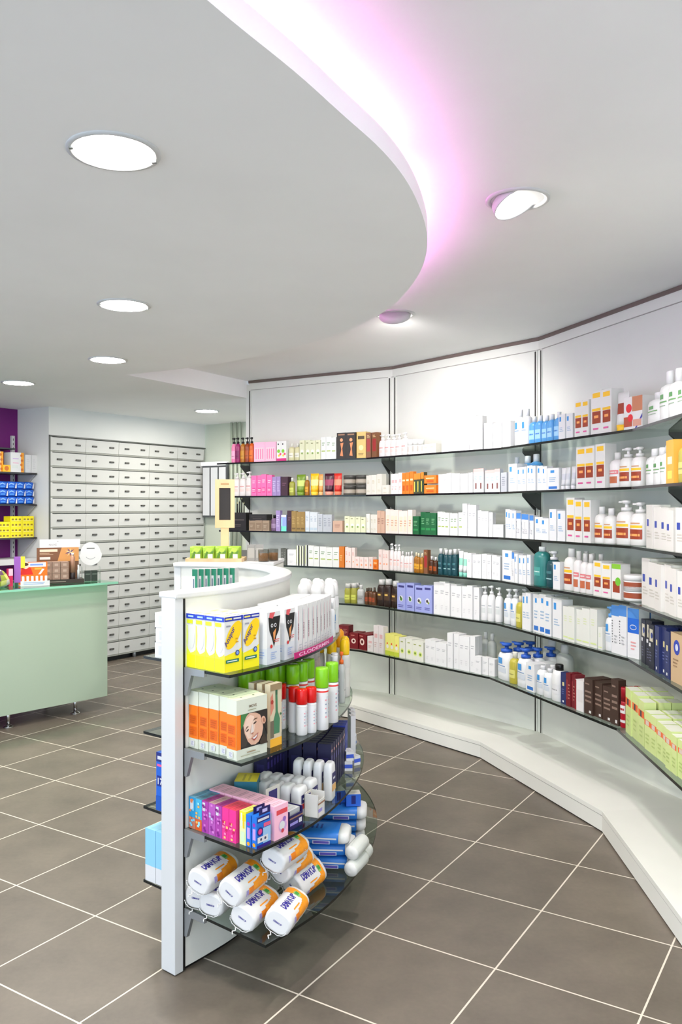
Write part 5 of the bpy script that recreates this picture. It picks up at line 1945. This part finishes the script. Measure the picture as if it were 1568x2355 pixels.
H0 = gpt(0.12, 0)[1]
whitebox = kid_box((240, 241, 245), 0.056, 0.05, 0.05, [R(0.3, 0.6, 0.2, 0.8, (214, 218, 232))], [R(0.2, 0.8, 0.25, 0.8, (206, 210, 226)), LN(0.3, 0.7, 0.3, 0.7, 3, (150, 160, 200))], None, 'white_box')
for k in range(3):
    p, h = gpt(0.125, -GTH - 0.122)
    for c in range(2):
        q = p + Vector((math.cos(h), math.sin(h))) * (c * .052) + Vector((math.sin(h), -math.cos(h))) * (0.004 * (k % 2) - c * .012)
        o = spawn('whitebox', whitebox, (q.x, q.y, GSZ[0] + k * 0.051), h + math.pi / 2 + .1 - math.pi)
        register(o, 'small white box stacked beside the end post' if c == 0 else 'small white box stacked behind another', 'hollow-side top shelf', 'box', k, 'from the bottom')
p, h = gpt(0.135, -GTH - 0.10)
o = spawn('whitebox', whitebox, (p.x, p.y, GSZ[1]), h - math.pi / 2)
tag(o, 'single small white box on the second shelf of the hollow side', 'box')
bluetall = kid_box((30, 96, 200), 0.06, 0.045, 0.195, [R(0, 1, 0.84, 1, (24, 40, 130))], [R(0, 1, 0.84, 1, (24, 40, 120)), R(0.1, 0.9, 0.76, 0.8, (226, 90, 150)), R(0.15, 0.9, 0.88, 0.94, (222, 228, 244)), R(0.1, 0.95, 0.42, 0.6, (16, 40, 130)), ('text', '17', 0.2, 0.45, 0.022, (236, 240, 250), 0, 0.02), R(0, 1, 0, 0.25, (24, 84, 180))], None, 'incontinence_pack')
p, h = gpt(0.125, -GTH - 0.115)
o = spawn('bluetall', bluetall, (p.x, p.y, GSZ[2]), h)
tag(o, 'tall bright blue box marked 17 on the third shelf of the hollow side', 'box')
def sky():
    m1 = MB()
    w, d, h = 0.052, 0.075, 0.178
    m1.box(-w / 2, w / 2, -d / 2, d / 2, 0, h * .3, M((240, 240, 243)))
    m1.box(-w / 2, w / 2, -d / 2, d / 2, h * .3, h, M((140, 200, 230)))
    for fc in ('front', 'left', 'right'):
        f = Face(m1, w, d, h, fc)
        f.lines(0.12, 0.88, 0.5, 0.92, 6, (110, 176, 214)).disc(0.25, 0.38, 0.07, (216, 120, 120)).disc(0.7, 0.38, 0.07, (90, 90, 180)).rect(0.05, 0.95, 0.955, 0.975, (226, 240, 248))
    return m1.build('cotton_box')


for k in range(3):
    p, h = gpt(0.095 + .0385, -GTH - 0.168 + k * 0.0535)
    o = spawn('sky', sky, (p.x, p.y, GSZ[3]), h + math.pi / 2 - .02)
    register(o, 'sky blue and white carton', 'hollow-side bottom shelf', 'carton', k, 'from left')
greenw = kid_box((240, 242, 242), 0.026, 0.05, 0.226, [R(0, 1, 0.86, 1, (20, 120, 90)), R(0.55, 1, 0.0, 0.86, (30, 130, 96)), R(0.2, 0.4, 0.3, 0.8, (90, 110, 130))], [R(0, 1, 0.86, 1, (20, 120, 90))], (230, 240, 236), 'toothpaste_carton')
for k in range(7):
    a, b = at(449 + k * 15, 1180 + 150, 1.2), None
    d = 3.80 + 0.012 * k
    x = (453 + k * 14.2 - CX) * d / FPX
    o = spawn('greenw', greenw, (x, d, GSZ[0]), -0.25)
    register(o, 'tall white carton with green top', 'hollow-side top shelf', 'carton', k, 'from left')
greens = kid_box((226, 240, 234), 0.05, 0.03, 0.165, [R(0.1, 0.9, 0.7, 0.95, (30, 120, 90))], [], (120, 190, 160), 'toothpaste_carton')
for k in range(3):
    d = 3.66 + .02 * k
    x = (522 + k * 24 - CX) * d / FPX
    o = spawn('greens', greens, (x, d, GSZ[0]), -0.3)
    register(o, 'low white and green carton', 'hollow-side top shelf', 'carton', k, 'from left')


# ------------------------------------------------------------------ drawer cabinet across the back
dl = (DB - DA).length
dcab = empty('drawer_cabinet', (DA.x, DA.y, 0), math.atan2(ddir.y, ddir.x))
TOPZ, BOTZ, NR, NC = 2.134, 0.045, 15, 5
m1 = MB()
m1.box(0, dl, 0.03, 0.32, 0.06, TOPZ, M((170, 170, 162)))
m1.build('carcass', dcab)
m1 = MB()
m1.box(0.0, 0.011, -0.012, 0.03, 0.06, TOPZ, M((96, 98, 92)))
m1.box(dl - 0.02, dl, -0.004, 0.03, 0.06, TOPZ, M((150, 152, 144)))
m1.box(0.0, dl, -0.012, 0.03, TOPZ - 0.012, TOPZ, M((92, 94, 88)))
m1.build('frame', dcab)
m1 = MB()
m1.box(0, dl, 0.06, 0.3, 0.0, 0.06, BLACK)
m1.build('toe_kick', dcab)
for k in range(3):
    m1 = MB()
    m1.cyl((0.25 + k * 0.75, 0.03, 0), (0.25 + k * 0.75, 0.03, 0.06), 0.018, 0.018, GREYM, 12)
    m1.build('leg', dcab)
cw = (dl - 0.03) / NC
rh = (TOPZ - 0.014 - BOTZ) / NR
for r in range(NR):
    for c in range(NC):
        x0, z0 = 0.012 + c * cw, BOTZ + r * rh
        m1 = MB()
        tilt = 0.022
        w = cw - 0.003
        # front leans out towards its top and overhangs the drawer below
        vv = [(x0, 0.0, z0 + .02), (x0 + w, 0.0, z0 + .02), (x0 + w, -tilt * .4, z0 + rh - .004), (x0, -tilt * .4, z0 + rh - .004),
              (x0, 0.03, z0 + .012), (x0 + w, 0.03, z0 + .012), (x0 + w, 0.03, z0 + rh - .004), (x0, 0.03, z0 + rh - .004)]
        m1.add(vv, [(0, 1, 2, 3), (5, 4, 7, 6), (4, 5, 1, 0), (3, 2, 6, 7), (1, 5, 6, 2), (4, 0, 3, 7)], DRAWERW)
        m1.box(x0, x0 + w, 0.001, 0.028, z0 + .004, z0 + .018, M((150, 150, 142)))
        dr = m1.build('drawer', dcab)
        for u in (0.25, 0.77):
            m1 = MB()
            xx = x0 + cw * u
            m1.box(xx - .026, xx + .026, -0.0125, -0.003, z0 + rh * .50, z0 + rh * .50 + .015, M((52, 50, 46)))
            m1.box(xx - .020, xx + .020, -0.0135, -0.0125, z0 + rh * .50 + .004, z0 + rh * .50 + .011, M((96, 94, 88)))
            m1.build('handle', dr)
tag(dcab, 'tall pale grey medicine cabinet with fifteen rows of wide drawers across the back', 'cabinet')

# white light panels on the wall right of the cabinet
bang = math.atan2(BW.y, BW.x)
P0 = DB + BW * 0.02
lp = empty('wall_display', (P0.x, P0.y, 0), bang)
pw = 0.34
m1 = MB()
m1.box(0, pw, -0.06, -0.03, 1.38, 1.97, M((84, 86, 88)))
m1.build('frame', lp)
for k in range(3):
    m1 = MB()
    m1.box(0.01 + k * .113, 0.1 + k * .113, -0.066, -0.06, 1.40, 1.915, M((244, 244, 248), .3))
    m1.build('panel', lp)
m1 = MB()
m1.box(0, pw, -0.085, -0.03, 1.935, 1.975, emit((1, 1, 1), 1.1))
m1.build('light_strip', lp)
tag(lp, 'white wall display of three upright panels under a light strip, beside the drawer cabinet', 'display')

# ------------------------------------------------------------------ purple wall shelves at the far left
NF = dn                                     # out of the purple wall
pang = math.atan2(ddir.y, ddir.x)
nicheo = DPB - ddir * 0.012
wu = empty('wall_shelf_unit', (nicheo.x, nicheo.y, 0), pang)
for k, z in enumerate((1.795, 1.512, 1.217)):
    m1 = MB()
    m1.box(-1.2, -0.01, -0.29, -0.01, z - 0.014, z, M((44, 42, 42), .3))
    m1.build('shelf', wu)
m1 = MB()
m1.box(-1.2, -0.01, -0.31, -0.01, 0.98, 1.03, M((226, 224, 220), .4))
m1.build('ledge', wu)
for x in (-0.075, -0.9):
    m1 = MB()
    m1.box(x - .016, x + .016, -0.026, -0.002, 1.03, 2.14, M((226, 226, 228), .35))
    for q in range(26):
        m1.box(x - .003, x + .003, -0.0265, -0.026, 1.07 + q * .041, 1.09 + q * .041, M((60, 58, 62)))
    m1.build('upright', wu)
for k, z in enumerate((1.795, 1.512, 1.217)):
    m1 = MB()
    m1.add([(-0.018, -0.27, z - .016), (-0.018, -0.02, z - .016), (-0.018, -0.02, z - .2), (-0.012, -0.27, z - .016), (-0.012, -0.02, z - .016), (-0.012, -0.02, z - .2)],
           [(0, 1, 2), (5, 4, 3), (0, 3, 4, 1), (1, 4, 5, 2), (2, 5, 3, 0)], M((206, 204, 206)))
    m1.build('bracket', wu)
m1 = MB()
m1.box(-1.2, -0.16, -0.2, -0.01, 2.0, 2.012, M((44, 42, 42), .3))
m1.build('shelf', wu)
tag(wu, 'dark shelves on white slotted uprights against the purple wall', 'shelves')


def onwall(key, make, u, v, z, desc, place, cat, order, rot=0.0):
    p = nicheo + ddir * u - NF * 0.0 + NF * v
    o = spawn(key, make, (p.x, p.y, z), pang + rot)
    register(o, desc, place, cat, order)
    return o


WS = ('upper dark shelf on purple wall', 'middle dark shelf on purple wall', 'lower dark shelf on purple wall')
wo = kid_box((244, 243, 246), 0.13, 0.1, 0.175, [R(0.78, 1, 0, 1, (240, 160, 30)), DSC(0.8, 0.85, 0.09, (206, 110, 20)), DSC(0.85, 0.6, 0.09, (206, 110, 20)), DSC(0.8, 0.38, 0.09, (206, 110, 20)), DSC(0.85, 0.14, 0.09, (206, 110, 20)), R(0.15, 0.6, 0.66, 0.7, (190, 160, 210)), R(0.15, 0.6, 0.45, 0.48, (226, 160, 190)), R(0.1, 0.55, 0.2, 0.36, (226, 236, 230))], [], None, 'honey_drop_box')
for k in range(2):
    onwall('wo', wo, -0.2 - k * 0.2, 0.23, 1.795, 'white box with orange drops', WS[0], 'box', -k)
wp = kid_box((238, 238, 242), 0.06, 0.11, 0.16, [LN(0.2, 0.8, 0.2, 0.8, 5, (214, 214, 222))], [], None, 'white_box')
for k in range(2):
    onwall('wp', wp, -0.085 + k * .064, 0.215, 1.795, 'plain white box', WS[0], 'box', k)
yo = kid_box((246, 186, 40), 0.07, 0.08, 0.06, [DSC(0.5, 0.5, 0.3, (206, 110, 20))], [], None, 'honey_drop_box')
onwall('yo', yo, -0.31, 0.25, 1.795, 'small yellow and orange box', WS[0], 'box', 0)


def tissue():
    m1 = MB()
    w, d, h = 0.082, 0.09, 0.066
    rings = []
    for u in (0, .08, .5, .92, 1):
        f = .8 if u in (0, 1) else 1
        rings.append([(-w / 2 + w * u, math.copysign(abs(math.cos(2 * math.pi * i / 20)) ** .5, math.cos(2 * math.pi * i / 20)) * d / 2 * f, h / 2 + math.copysign(abs(math.sin(2 * math.pi * i / 20)) ** .5, math.sin(2 * math.pi * i / 20)) * h / 2 * f) for i in range(20)])
    m1.loft(rings, M((30, 96, 206), .35), True)
    f = Face(m1, w, d + .002, h)
    f.poly([(0.05, 0.62), (0.35, 0.85), (0.7, 0.6), (0.7, 0.5), (0.35, 0.66), (0.05, 0.5)], (130, 180, 240))
    f.rect(0.1, 0.65, 0.2, 0.4, (70, 140, 230))
    f.poly([(0.78, 0.1), (0.98, 0.1), (0.98, 0.85), (0.86, 0.6)], (236, 234, 240))
    return m1.build('tissue_pack')


for r in range(3):
    for c in range(4):
        onwall('tissue', tissue, -0.07 - c * 0.086, 0.235 - r * 0.004, 1.513 + r * 0.067, 'blue tissue pack, %s layer' % ('bottom', 'middle', 'top')[r], WS[1], 'pack', -c)
yb = kid_box((238, 222, 20), 0.115, 0.1, 0.047, [R(0.12, 0.3, 0.25, 0.55, (150, 120, 30)), R(0.42, 0.58, 0.25, 0.55, (130, 110, 40)), R(0.72, 0.9, 0.25, 0.55, (150, 120, 30)), R(0.1, 0.9, 0.12, 0.18, (246, 240, 170))], [], None, 'pastille_box')
for r in range(4):
    for c in range(3 if r < 3 else 2):
        onwall('yb', yb, -0.09 - c * 0.118 - (0.0 if r < 3 else .0), 0.225, 1.217 + r * 0.0475, 'yellow box, %s layer' % ('bottom', 'second', 'third', 'top')[r], WS[2], 'box', -c)

# ------------------------------------------------------------------ sales counter with green glass
cd = Vector((0.536, 0.61)).normalized()
cn = Vector((cd.y, -cd.x))
CO = Vector((-1.714, 6.04))                  # right-hand bottom corner of the front panel
ctr = empty('sales_counter', (CO.x, CO.y, 0), math.atan2(cd.y, cd.x))
CL = 2.3
m1 = MB()
m1.box(-CL, 0, 0.0, 0.018, 0.098, 0.925, MINT)
m1.build('front_panel', ctr, bevel=0.002)
m1 = MB()
m1.box(-CL, -0.03, 0.02, 0.55, 0.13, 0.915, M((226, 228, 222), .4))
m1.build('carcass', ctr)
m1 = MB()
m1.box(-CL, 0.035, -0.085, 0.62, 0.925, 0.94, MINTG)
m1.build('glass_top', ctr)
m1 = MB()
m1.box(-CL, 0.0355, -0.0858, -0.0845, 0.925, 0.94, MINTE)
m1.box(0.0345, 0.0358, -0.085, 0.62, 0.925, 0.94, MINTE)
m1.build('glass_edge', ctr)
m1 = MB()
m1.box(-CL, 0.0, 0.0, 0.6, 0.9155, 0.9245, M((222, 232, 222), .4))
m1.build('worktop', ctr)
for x in (-0.22, -0.72, -1.25, -1.8):
    for y in (0.07, 0.48):
        m1 = MB()
        m1.cyl((x, y, 0.008), (x, y, 0.13), 0.0125, 0.0125, CHROME, 14)
        m1.cyl((x, y, 0), (x, y, 0.008), 0.036, 0.03, CHROME, 20)
        m1.cyl((x, y, 0.008), (x, y, 0.016), 0.03, 0.014, CHROME, 20)
        m1.build('leg', ctr)
tag(ctr, 'pale mint green sales counter with glass top on steel feet at left', 'counter')


def onctr(key, make, u, v, label, cat, rot=0.0):
    p = CO + cd * u - cn * v
    o = spawn(key, make, (p.x, p.y, 0.9405), math.atan2(cd.y, cd.x) + rot)
    tag(o, label, cat)
    return o


def lipbalm():
    o = empty('lip_balm_display')
    w, d = 0.19, 0.12
    m1 = MB()
    m1.box(-w / 2, w / 2, -d / 2, -d / 2 + .003, 0, .035, M((232, 232, 236)))
    f = Face(m1, w, d, .035)
    f.lines(0.1, 0.9, 0.25, 0.8, 2, (120, 150, 200))
    m1.box(-w / 2, w / 2, -d / 2 + .003, d / 2, 0, .004, M((232, 232, 236)))
    m1.build('base_tray', o)
    m1 = MB()
    m1.box(-w / 2, w / 2, d / 2 - .02, d / 2 - .016, 0, .16, M((238, 112, 30)))
    f = Face(m1, w, -(d - .04), .16)
    f.d = -(d - .04)
    f.rect(0, 1, 0.0, 1, (238, 112, 30))
    f.rect(0.35, 0.95, 0.78, 0.97, (240, 240, 244)).rect(0.4, 0.85, 0.84, 0.91, (120, 150, 220))
    f.poly([(0.05, 0.45), (0.5, 0.45), (0.42, 0.75), (0.3, 0.8), (0.12, 0.74)], (206, 40, 30))
    f.disc(0.24, 0.86, 0.13, (244, 206, 190)).disc(0.24, 0.9, 0.1, (70, 40, 30), None, 12, 0, .06)
    f.poly([(0.68, 0.45), (0.76, 0.45), (0.9, 0.68), (0.82, 0.7)], (240, 240, 244))
    f.rect(0.55, 0.8, 0.66, 0.74, (246, 170, 60))
    m1.build('picture_card', o)
    m1 = MB()
    m1.box(-w / 2 - .03, -w / 2 + .012, d / 2 - .03, d / 2 - .02, 0.02, .2, M((150, 90, 180)))
    m1.box(-w / 2 + .012, -w / 2 + .04, d / 2 - .03, d / 2 - .02, 0.12, .2, M((226, 214, 60)))
    m1.build('side_card', o)
    for k in range(6):
        m1 = MB()
        m1.lathe([(.0085, 0), (.009, .002), (.009, .05), (.0075, .062)], M((242, 242, 240), .3), 12, (-w / 2 + .02 + k * .03, -d / 2 + .03, .004))
        m1.build('balm_stick', o)
    return o


onctr('lip', lipbalm, -0.52, 0.10, 'orange lip balm display with six white sticks on the counter', 'display', -0.35)


def nuxe():
    o = empty('cosmetics_display')
    w, d = 0.29, 0.15
    m1 = MB()
    m1.box(-w / 2, w / 2, -d / 2, d / 2, 0, .028, M((52, 44, 38)))
    f = Face(m1, w, d, .028)
    f.lines(0.1, 0.85, 0.35, 0.65, 1, (150, 140, 130))
    m1.build('base_tray', o)
    m1 = MB()
    m1.box(-w / 2 - .02, w / 2 - .02, d / 2 - .004, d / 2, 0, .25, M((112, 76, 52)))
    f = Face(m1, w, -(d - .008), .25)
    f.d = -(d - .008)
    f.rect(-0.069, 0.931, 0.6, 1.0, (122, 82, 56)).poly([(0.42, 0.6), (0.931, 0.6), (0.931, 1), (0.52, 1)], (206, 146, 84))
    f.rect(0.0, 0.42, 0.88, 0.95, (226, 206, 180)).lines(0.0, 0.36, 0.78, 0.86, 2, (190, 160, 130)).rect(0.0, 0.25, 0.66, 0.73, (236, 228, 216))
    for q in range(9):
        t = 2 * math.pi * q / 9
        f.poly([(0.72 + .02 * math.cos(t + 1.2), 0.86 + .024 * math.sin(t + 1.2)), (0.72 + .13 * math.cos(t), 0.86 + .13 * math.sin(t)), (0.72 + .02 * math.cos(t - 1.2), 0.86 + .024 * math.sin(t - 1.2))], (58, 44, 120) if q % 2 else (226, 200, 150))
    m1.build('back_card', o)
    m1 = MB()
    m1.box(-w / 2 + .0, w / 2 - .01, d / 2 - .004, d / 2, .25, .31, M((236, 234, 238)))
    f = Face(m1, w, -(d - .008), .31)
    f.d = -(d - .008)
    f.text('NUXE', 0.22, 0.85, 0.014, (140, 138, 140), 0, 0.0, 0.12).disc(0.43, 0.95, 0.012, (150, 148, 150))
    m1.build('header', o)
    for k in range(9):
        m1 = MB()
        x, z = -w / 2 + .045 + (k % 3) * .057, .028 + (k // 3) * .042
        m1.box(x - .027, x + .027, -d / 2 + .02, d / 2 - .03, z, z + .041, M((146, 120, 104)))
        f = Face(m1, .001, .001, .001)
        m1.box(x - .012, x + .012, -d / 2 + .0195, -d / 2 + .02, z + .012, z + .03, M((176, 152, 136)))
        m1.build('cream_carton', o)
    m1 = MB()
    m1.lathe([(.017, 0), (.018, .002), (.018, .045), (.017, .046)], M((40, 30, 28), .3), 16, (w / 2 - .075, -d / 2 + .04, .028))
    m1.lathe([(.0165, .046), (.016, .16), (.006, .17)], M((170, 128, 104), .35, .2), 16, (w / 2 - .075, -d / 2 + .04, .028))
    m1.lathe([(.008, .17), (.009, .185)], M((236, 230, 226)), 12, (w / 2 - .075, -d / 2 + .04, .028))
    m1.build('tester_bottle', o)
    m1 = MB()
    m1.lathe([(.009, 0), (.0095, .06), (.006, .068), (.006, .1)], M((206, 216, 214), .2), 12, (w / 2 - .035, -d / 2 + .04, .028))
    m1.build('tester_vial', o)
    return o


onctr('nuxe', nuxe, -0.285, 0.14, 'brown cosmetics display with lettered white header on the counter', 'display', -0.42)


def headsign():
    o = empty('leaflet_holder')
    m1 = MB()
    ring = [(0.072 * math.cos(2 * math.pi * i / 36) * (1.0 if math.sin(2 * math.pi * i / 36) > 0 else 1.12), 0.2 + 0.085 * math.sin(2 * math.pi * i / 36)) for i in range(36)]
    vv = [(x, -.004, z) for x, z in ring] + [(x, .004, z) for x, z in ring]
    m1.add(vv, [tuple(range(36)), tuple(range(71, 35, -1))] + [(i, 36 + i, 36 + (i + 1) % 36, (i + 1) % 36) for i in range(36)], M((240, 240, 238), .5))
    m1.box(-.028, .028, -.0046, -.004, .236, .244, M((110, 110, 108)))
    for i in range(9):
        t0, t1 = math.radians(215 + i * 12), math.radians(215 + (i + 1) * 12)
        m1.add([(r * math.cos(t), -.0045, .2 + r * math.sin(t)) for t in (t0, t1) for r in (.038, .0415)], [(0, 1, 3, 2)], M((150, 150, 150)))
    m1.build('round_card', o)
    m1 = MB()
    w, d, h = .13, .075, .105
    t = .003
    m1.box(-w / 2, w / 2, -d / 2 - .03, -d / 2 - .03 + t, 0, h * .8, CLEARP)
    m1.box(-w / 2, -w / 2 + t, -d / 2 - .03, d / 2, 0, h, CLEARP)
    m1.box(w / 2 - t, w / 2, -d / 2 - .03, d / 2, 0, h, CLEARP)
    m1.box(-w / 2, w / 2, -d / 2 - .03, d / 2, 0, t, CLEARP)
    m1.build('clear_box', o)
    for k in range(2):
        m1 = MB()
        m1.box(-.045 + k * .047, -.003 + k * .047, -.045, -.012, .004, .078, M((44, 54, 46)))
        m1.box(-.04 + k * .047, -.008 + k * .047, -.0456, -.045, .05, .056, M((120, 130, 120)))
        m1.build('sample_pack', o)
    return o


onctr('head', headsign, -0.065, 0.12, 'round white smiling card on a clear box of dark samples', 'display', -0.45)


def bag_():
    m1 = MB()
    rnd = random.Random(3)
    rings = []
    for q, (r, z) in enumerate(((.06, 0), (.085, .015), (.09, .05), (.075, .085), (.05, .11), (.03, .125))):
        rings.append([(r * 1.25 * math.cos(2 * math.pi * i / 14) * (1 + .1 * rnd.uniform(-1, 1)), r * .7 * math.sin(2 * math.pi * i / 14) * (1 + .12 * rnd.uniform(-1, 1)), z + .006 * rnd.uniform(-1, 1)) for i in range(14)])
    cols = [M((206, 206, 120)), M((226, 224, 206)), M((150, 160, 60)), M((226, 226, 220)), M((90, 60, 90))]
    m1.loft(rings, cols[1], True, True, lambda k, i: cols[(i * 3 + k * 2) % 5])
    return m1.build('sweet_bag')


onctr('sweets', bag_, -0.79, 0.14, 'crumpled yellow and green sweet bag at the left picture edge', 'bag')
cst = kid_box((206, 40, 90), 0.03, 0.03, 0.12, [R(0, 1, 0.6, 1, (226, 190, 210))], [], None, 'card_box')
onctr('cst', cst, -0.665, 0.16, 'slim pink card box left of the lip balm display', 'box')

# ------------------------------------------------------------------ white pedestal with the wooden sign, behind the gondola
pdx, pdy = -0.66, 5.15
ped = empty('display_pedestal', (pdx, pdy, 0), -0.08)
m1 = MB()
rr = [(-.27, -.2), (.27, -.2), (.27, .22), (-.27, .22)]
m1.box(-.27, .27, -.2, .22, 0.02, 1.13, PANELW)
m1.build('body', ped)
m1 = MB()
m1.box(-.275, .275, -.205, .225, 1.13, 1.15, LAMW)
m1.build('top', ped, bevel=0.003)
tag(ped, 'white display pedestal behind the curved gondola, carrying the wooden sign', 'pedestal')
WOOD = wood_mat((214, 178, 130), (236, 206, 162))
sg = empty('chalkboard_sign', (-0.745, 5.28, 1.15), 0.12)
m1 = MB()
m1.box(-.055, .055, -.04, .04, 0, .012, WOOD)
m1.build('foot', sg)
m1 = MB()
m1.box(-.026, .026, -.012, .012, .012, .22, WOOD)
m1.build('post', sg, bevel=.003)
m1 = MB()
for (x0, x1, z0, z1) in ((-.062, -.036, .2, .51), (.036, .062, .2, .51), (-.036, .036, .2, .25), (-.036, .036, .455, .51)):
    m1.box(x0, x1, -.016, .006, z0, z1, WOOD)
m1.box(-.026, .026, -.0165, -.016, .475, .485, M((180, 140, 92)))
m1.build('frame', sg)
m1 = MB()
m1.box(-.036, .036, -.008, .004, .25, .455, M((46, 42, 42), .6))
m1.build('board', sg)
tag(sg, 'small wooden framed blackboard sign on a wooden post', 'sign')
tr = empty('wooden_tray', (-0.765, 5.06, 1.15), -0.02)
m1 = MB()
for (x0, x1, y0, y1, z0, z1) in ((-.17, .17, -.11, .11, 0, .01), (-.17, .17, -.11, -.102, .01, .022), (-.17, .17, .102, .11, .01, .022), (-.17, -.162, -.102, .102, .01, .022), (.162, .17, -.102, .102, .01, .022)):
    m1.box(x0, x1, y0, y1, z0, z1, WOOD)
m1.build('tray_body', tr)
tag(tr, 'shallow pale wooden tray of green packs on the white pedestal', 'tray')


def leafpack():
    m1 = MB()
    w, d, h = .074, .035, .082
    rings = []
    for u in (0, .1, .5, .9, 1):
        f = .25 if u == 1 else (.7 if u == 0 else 1.0)
        rings.append([(math.copysign(abs(math.cos(2 * math.pi * i / 16)) ** .5, math.cos(2 * math.pi * i / 16)) * w / 2, math.copysign(abs(math.sin(2 * math.pi * i / 16)) ** .6, math.sin(2 * math.pi * i / 16)) * d / 2 * f, h * u) for i in range(16)])
    m1.loft(rings, M((140, 176, 50), .3), True)
    f = Face(m1, w, d + .003, h)
    f.poly([(0.1, 0.5), (0.4, 0.9), (0.9, 0.85), (0.7, 0.6)], (186, 214, 80)).poly([(0.1, 0.1), (0.3, 0.1), (0.5, 0.6), (0.35, 0.65)], (86, 130, 34)).rect(0.45, 0.85, 0.12, 0.45, (226, 230, 226)).poly([(0.6, 0.5), (0.9, 0.5), (0.95, 0.75)], (96, 140, 40))
    return m1.build('soap_pack')


for r in range(2):
    for k in range(4):
        p = tr.location
        o = spawn('leaf', leafpack, (p.x - .115 + k * .077, p.y - .06 + r * .06, 1.161), -.05 * (k - 1))
        register(o, 'green leaf-printed soap pack', 'wooden tray, %s row' % ('front', 'back')[r], 'pack', k)
grey = kid_box((150, 148, 144), .05, .03, .1, [R(0.1, 0.9, 0.2, 0.8, (176, 172, 166))], [], None, 'card_box')
for k in range(2):
    o = spawn('grey', grey, (-0.555 + k * .052, 5.08, 1.15), .1)
    register(o, 'grey card box', 'white pedestal beside the tray', 'box', k)


def candle():
    o = empty('candle_jar')
    m1 = MB()
    m1.lathe([(.03, 0), (.034, .004), (.034, .07), (.032, .075)], glass_mat((206, 204, 200), 'smoked_glass', .05), 18)
    m1.build('jar', o)
    m1 = MB()
    m1.lathe([(.028, .005), (.03, .008), (.03, .05), (.004, .052)], M((150, 110, 70)), 16)
    m1.build('wax', o)
    return o


o = spawn('candle', candle, (-0.47, 5.0, 1.15), 0)
tag(o, 'brown candle in smoky glass jar on the white pedestal', 'candle')
o = spawn('candle', candle, (-0.42, 5.08, 1.15), 0)
tag(o, 'second smoky glass candle jar at the right end of the pedestal', 'candle')
m1 = MB()
m1.add([(-.07, -.02, 0), (.07, -.02, 0), (.07, .03, .06), (-.07, .03, .06), (-.07, -.016, 0), (.07, -.016, 0), (.07, .034, .06), (-.07, .034, .06)], [(0, 1, 2, 3), (7, 6, 5, 4), (0, 4, 5, 1), (2, 6, 7, 3), (1, 5, 6, 2), (3, 7, 4, 0)], M((70, 72, 70), .5))
o = m1.build('price_card')
o.location = (-0.6, 5.2, 1.15)
tag(o, 'tilted dark price card on the pedestal behind the green packs', 'card')
# pencils standing in the black case on the third wall shelf
pc, w_, th_, _ = shelf_slot(2, 524, 566)
for k in range(4):
    m1 = MB()
    m1.cyl((0, 0, 0), (0, 0, .085 + .018 * (k % 3)), .005, .005, M((30, 30, 28)), 8)
    m1.cyl((0, 0, .085 + .018 * (k % 3)), (0, 0, .1 + .018 * (k % 3)), .005, .0015, M((206, 200, 150)), 8)
    o = m1.build('make_up_pencil')
    q = pc - n_(th_) * .05 + d_(th_) * (-.035 + k * .022)
    o.location = (q.x, q.y, SHZ[2] + 0.125)
    register(o, 'black make-up pencil', 'black case, third wall shelf', 'pencil', k)

write_labels()
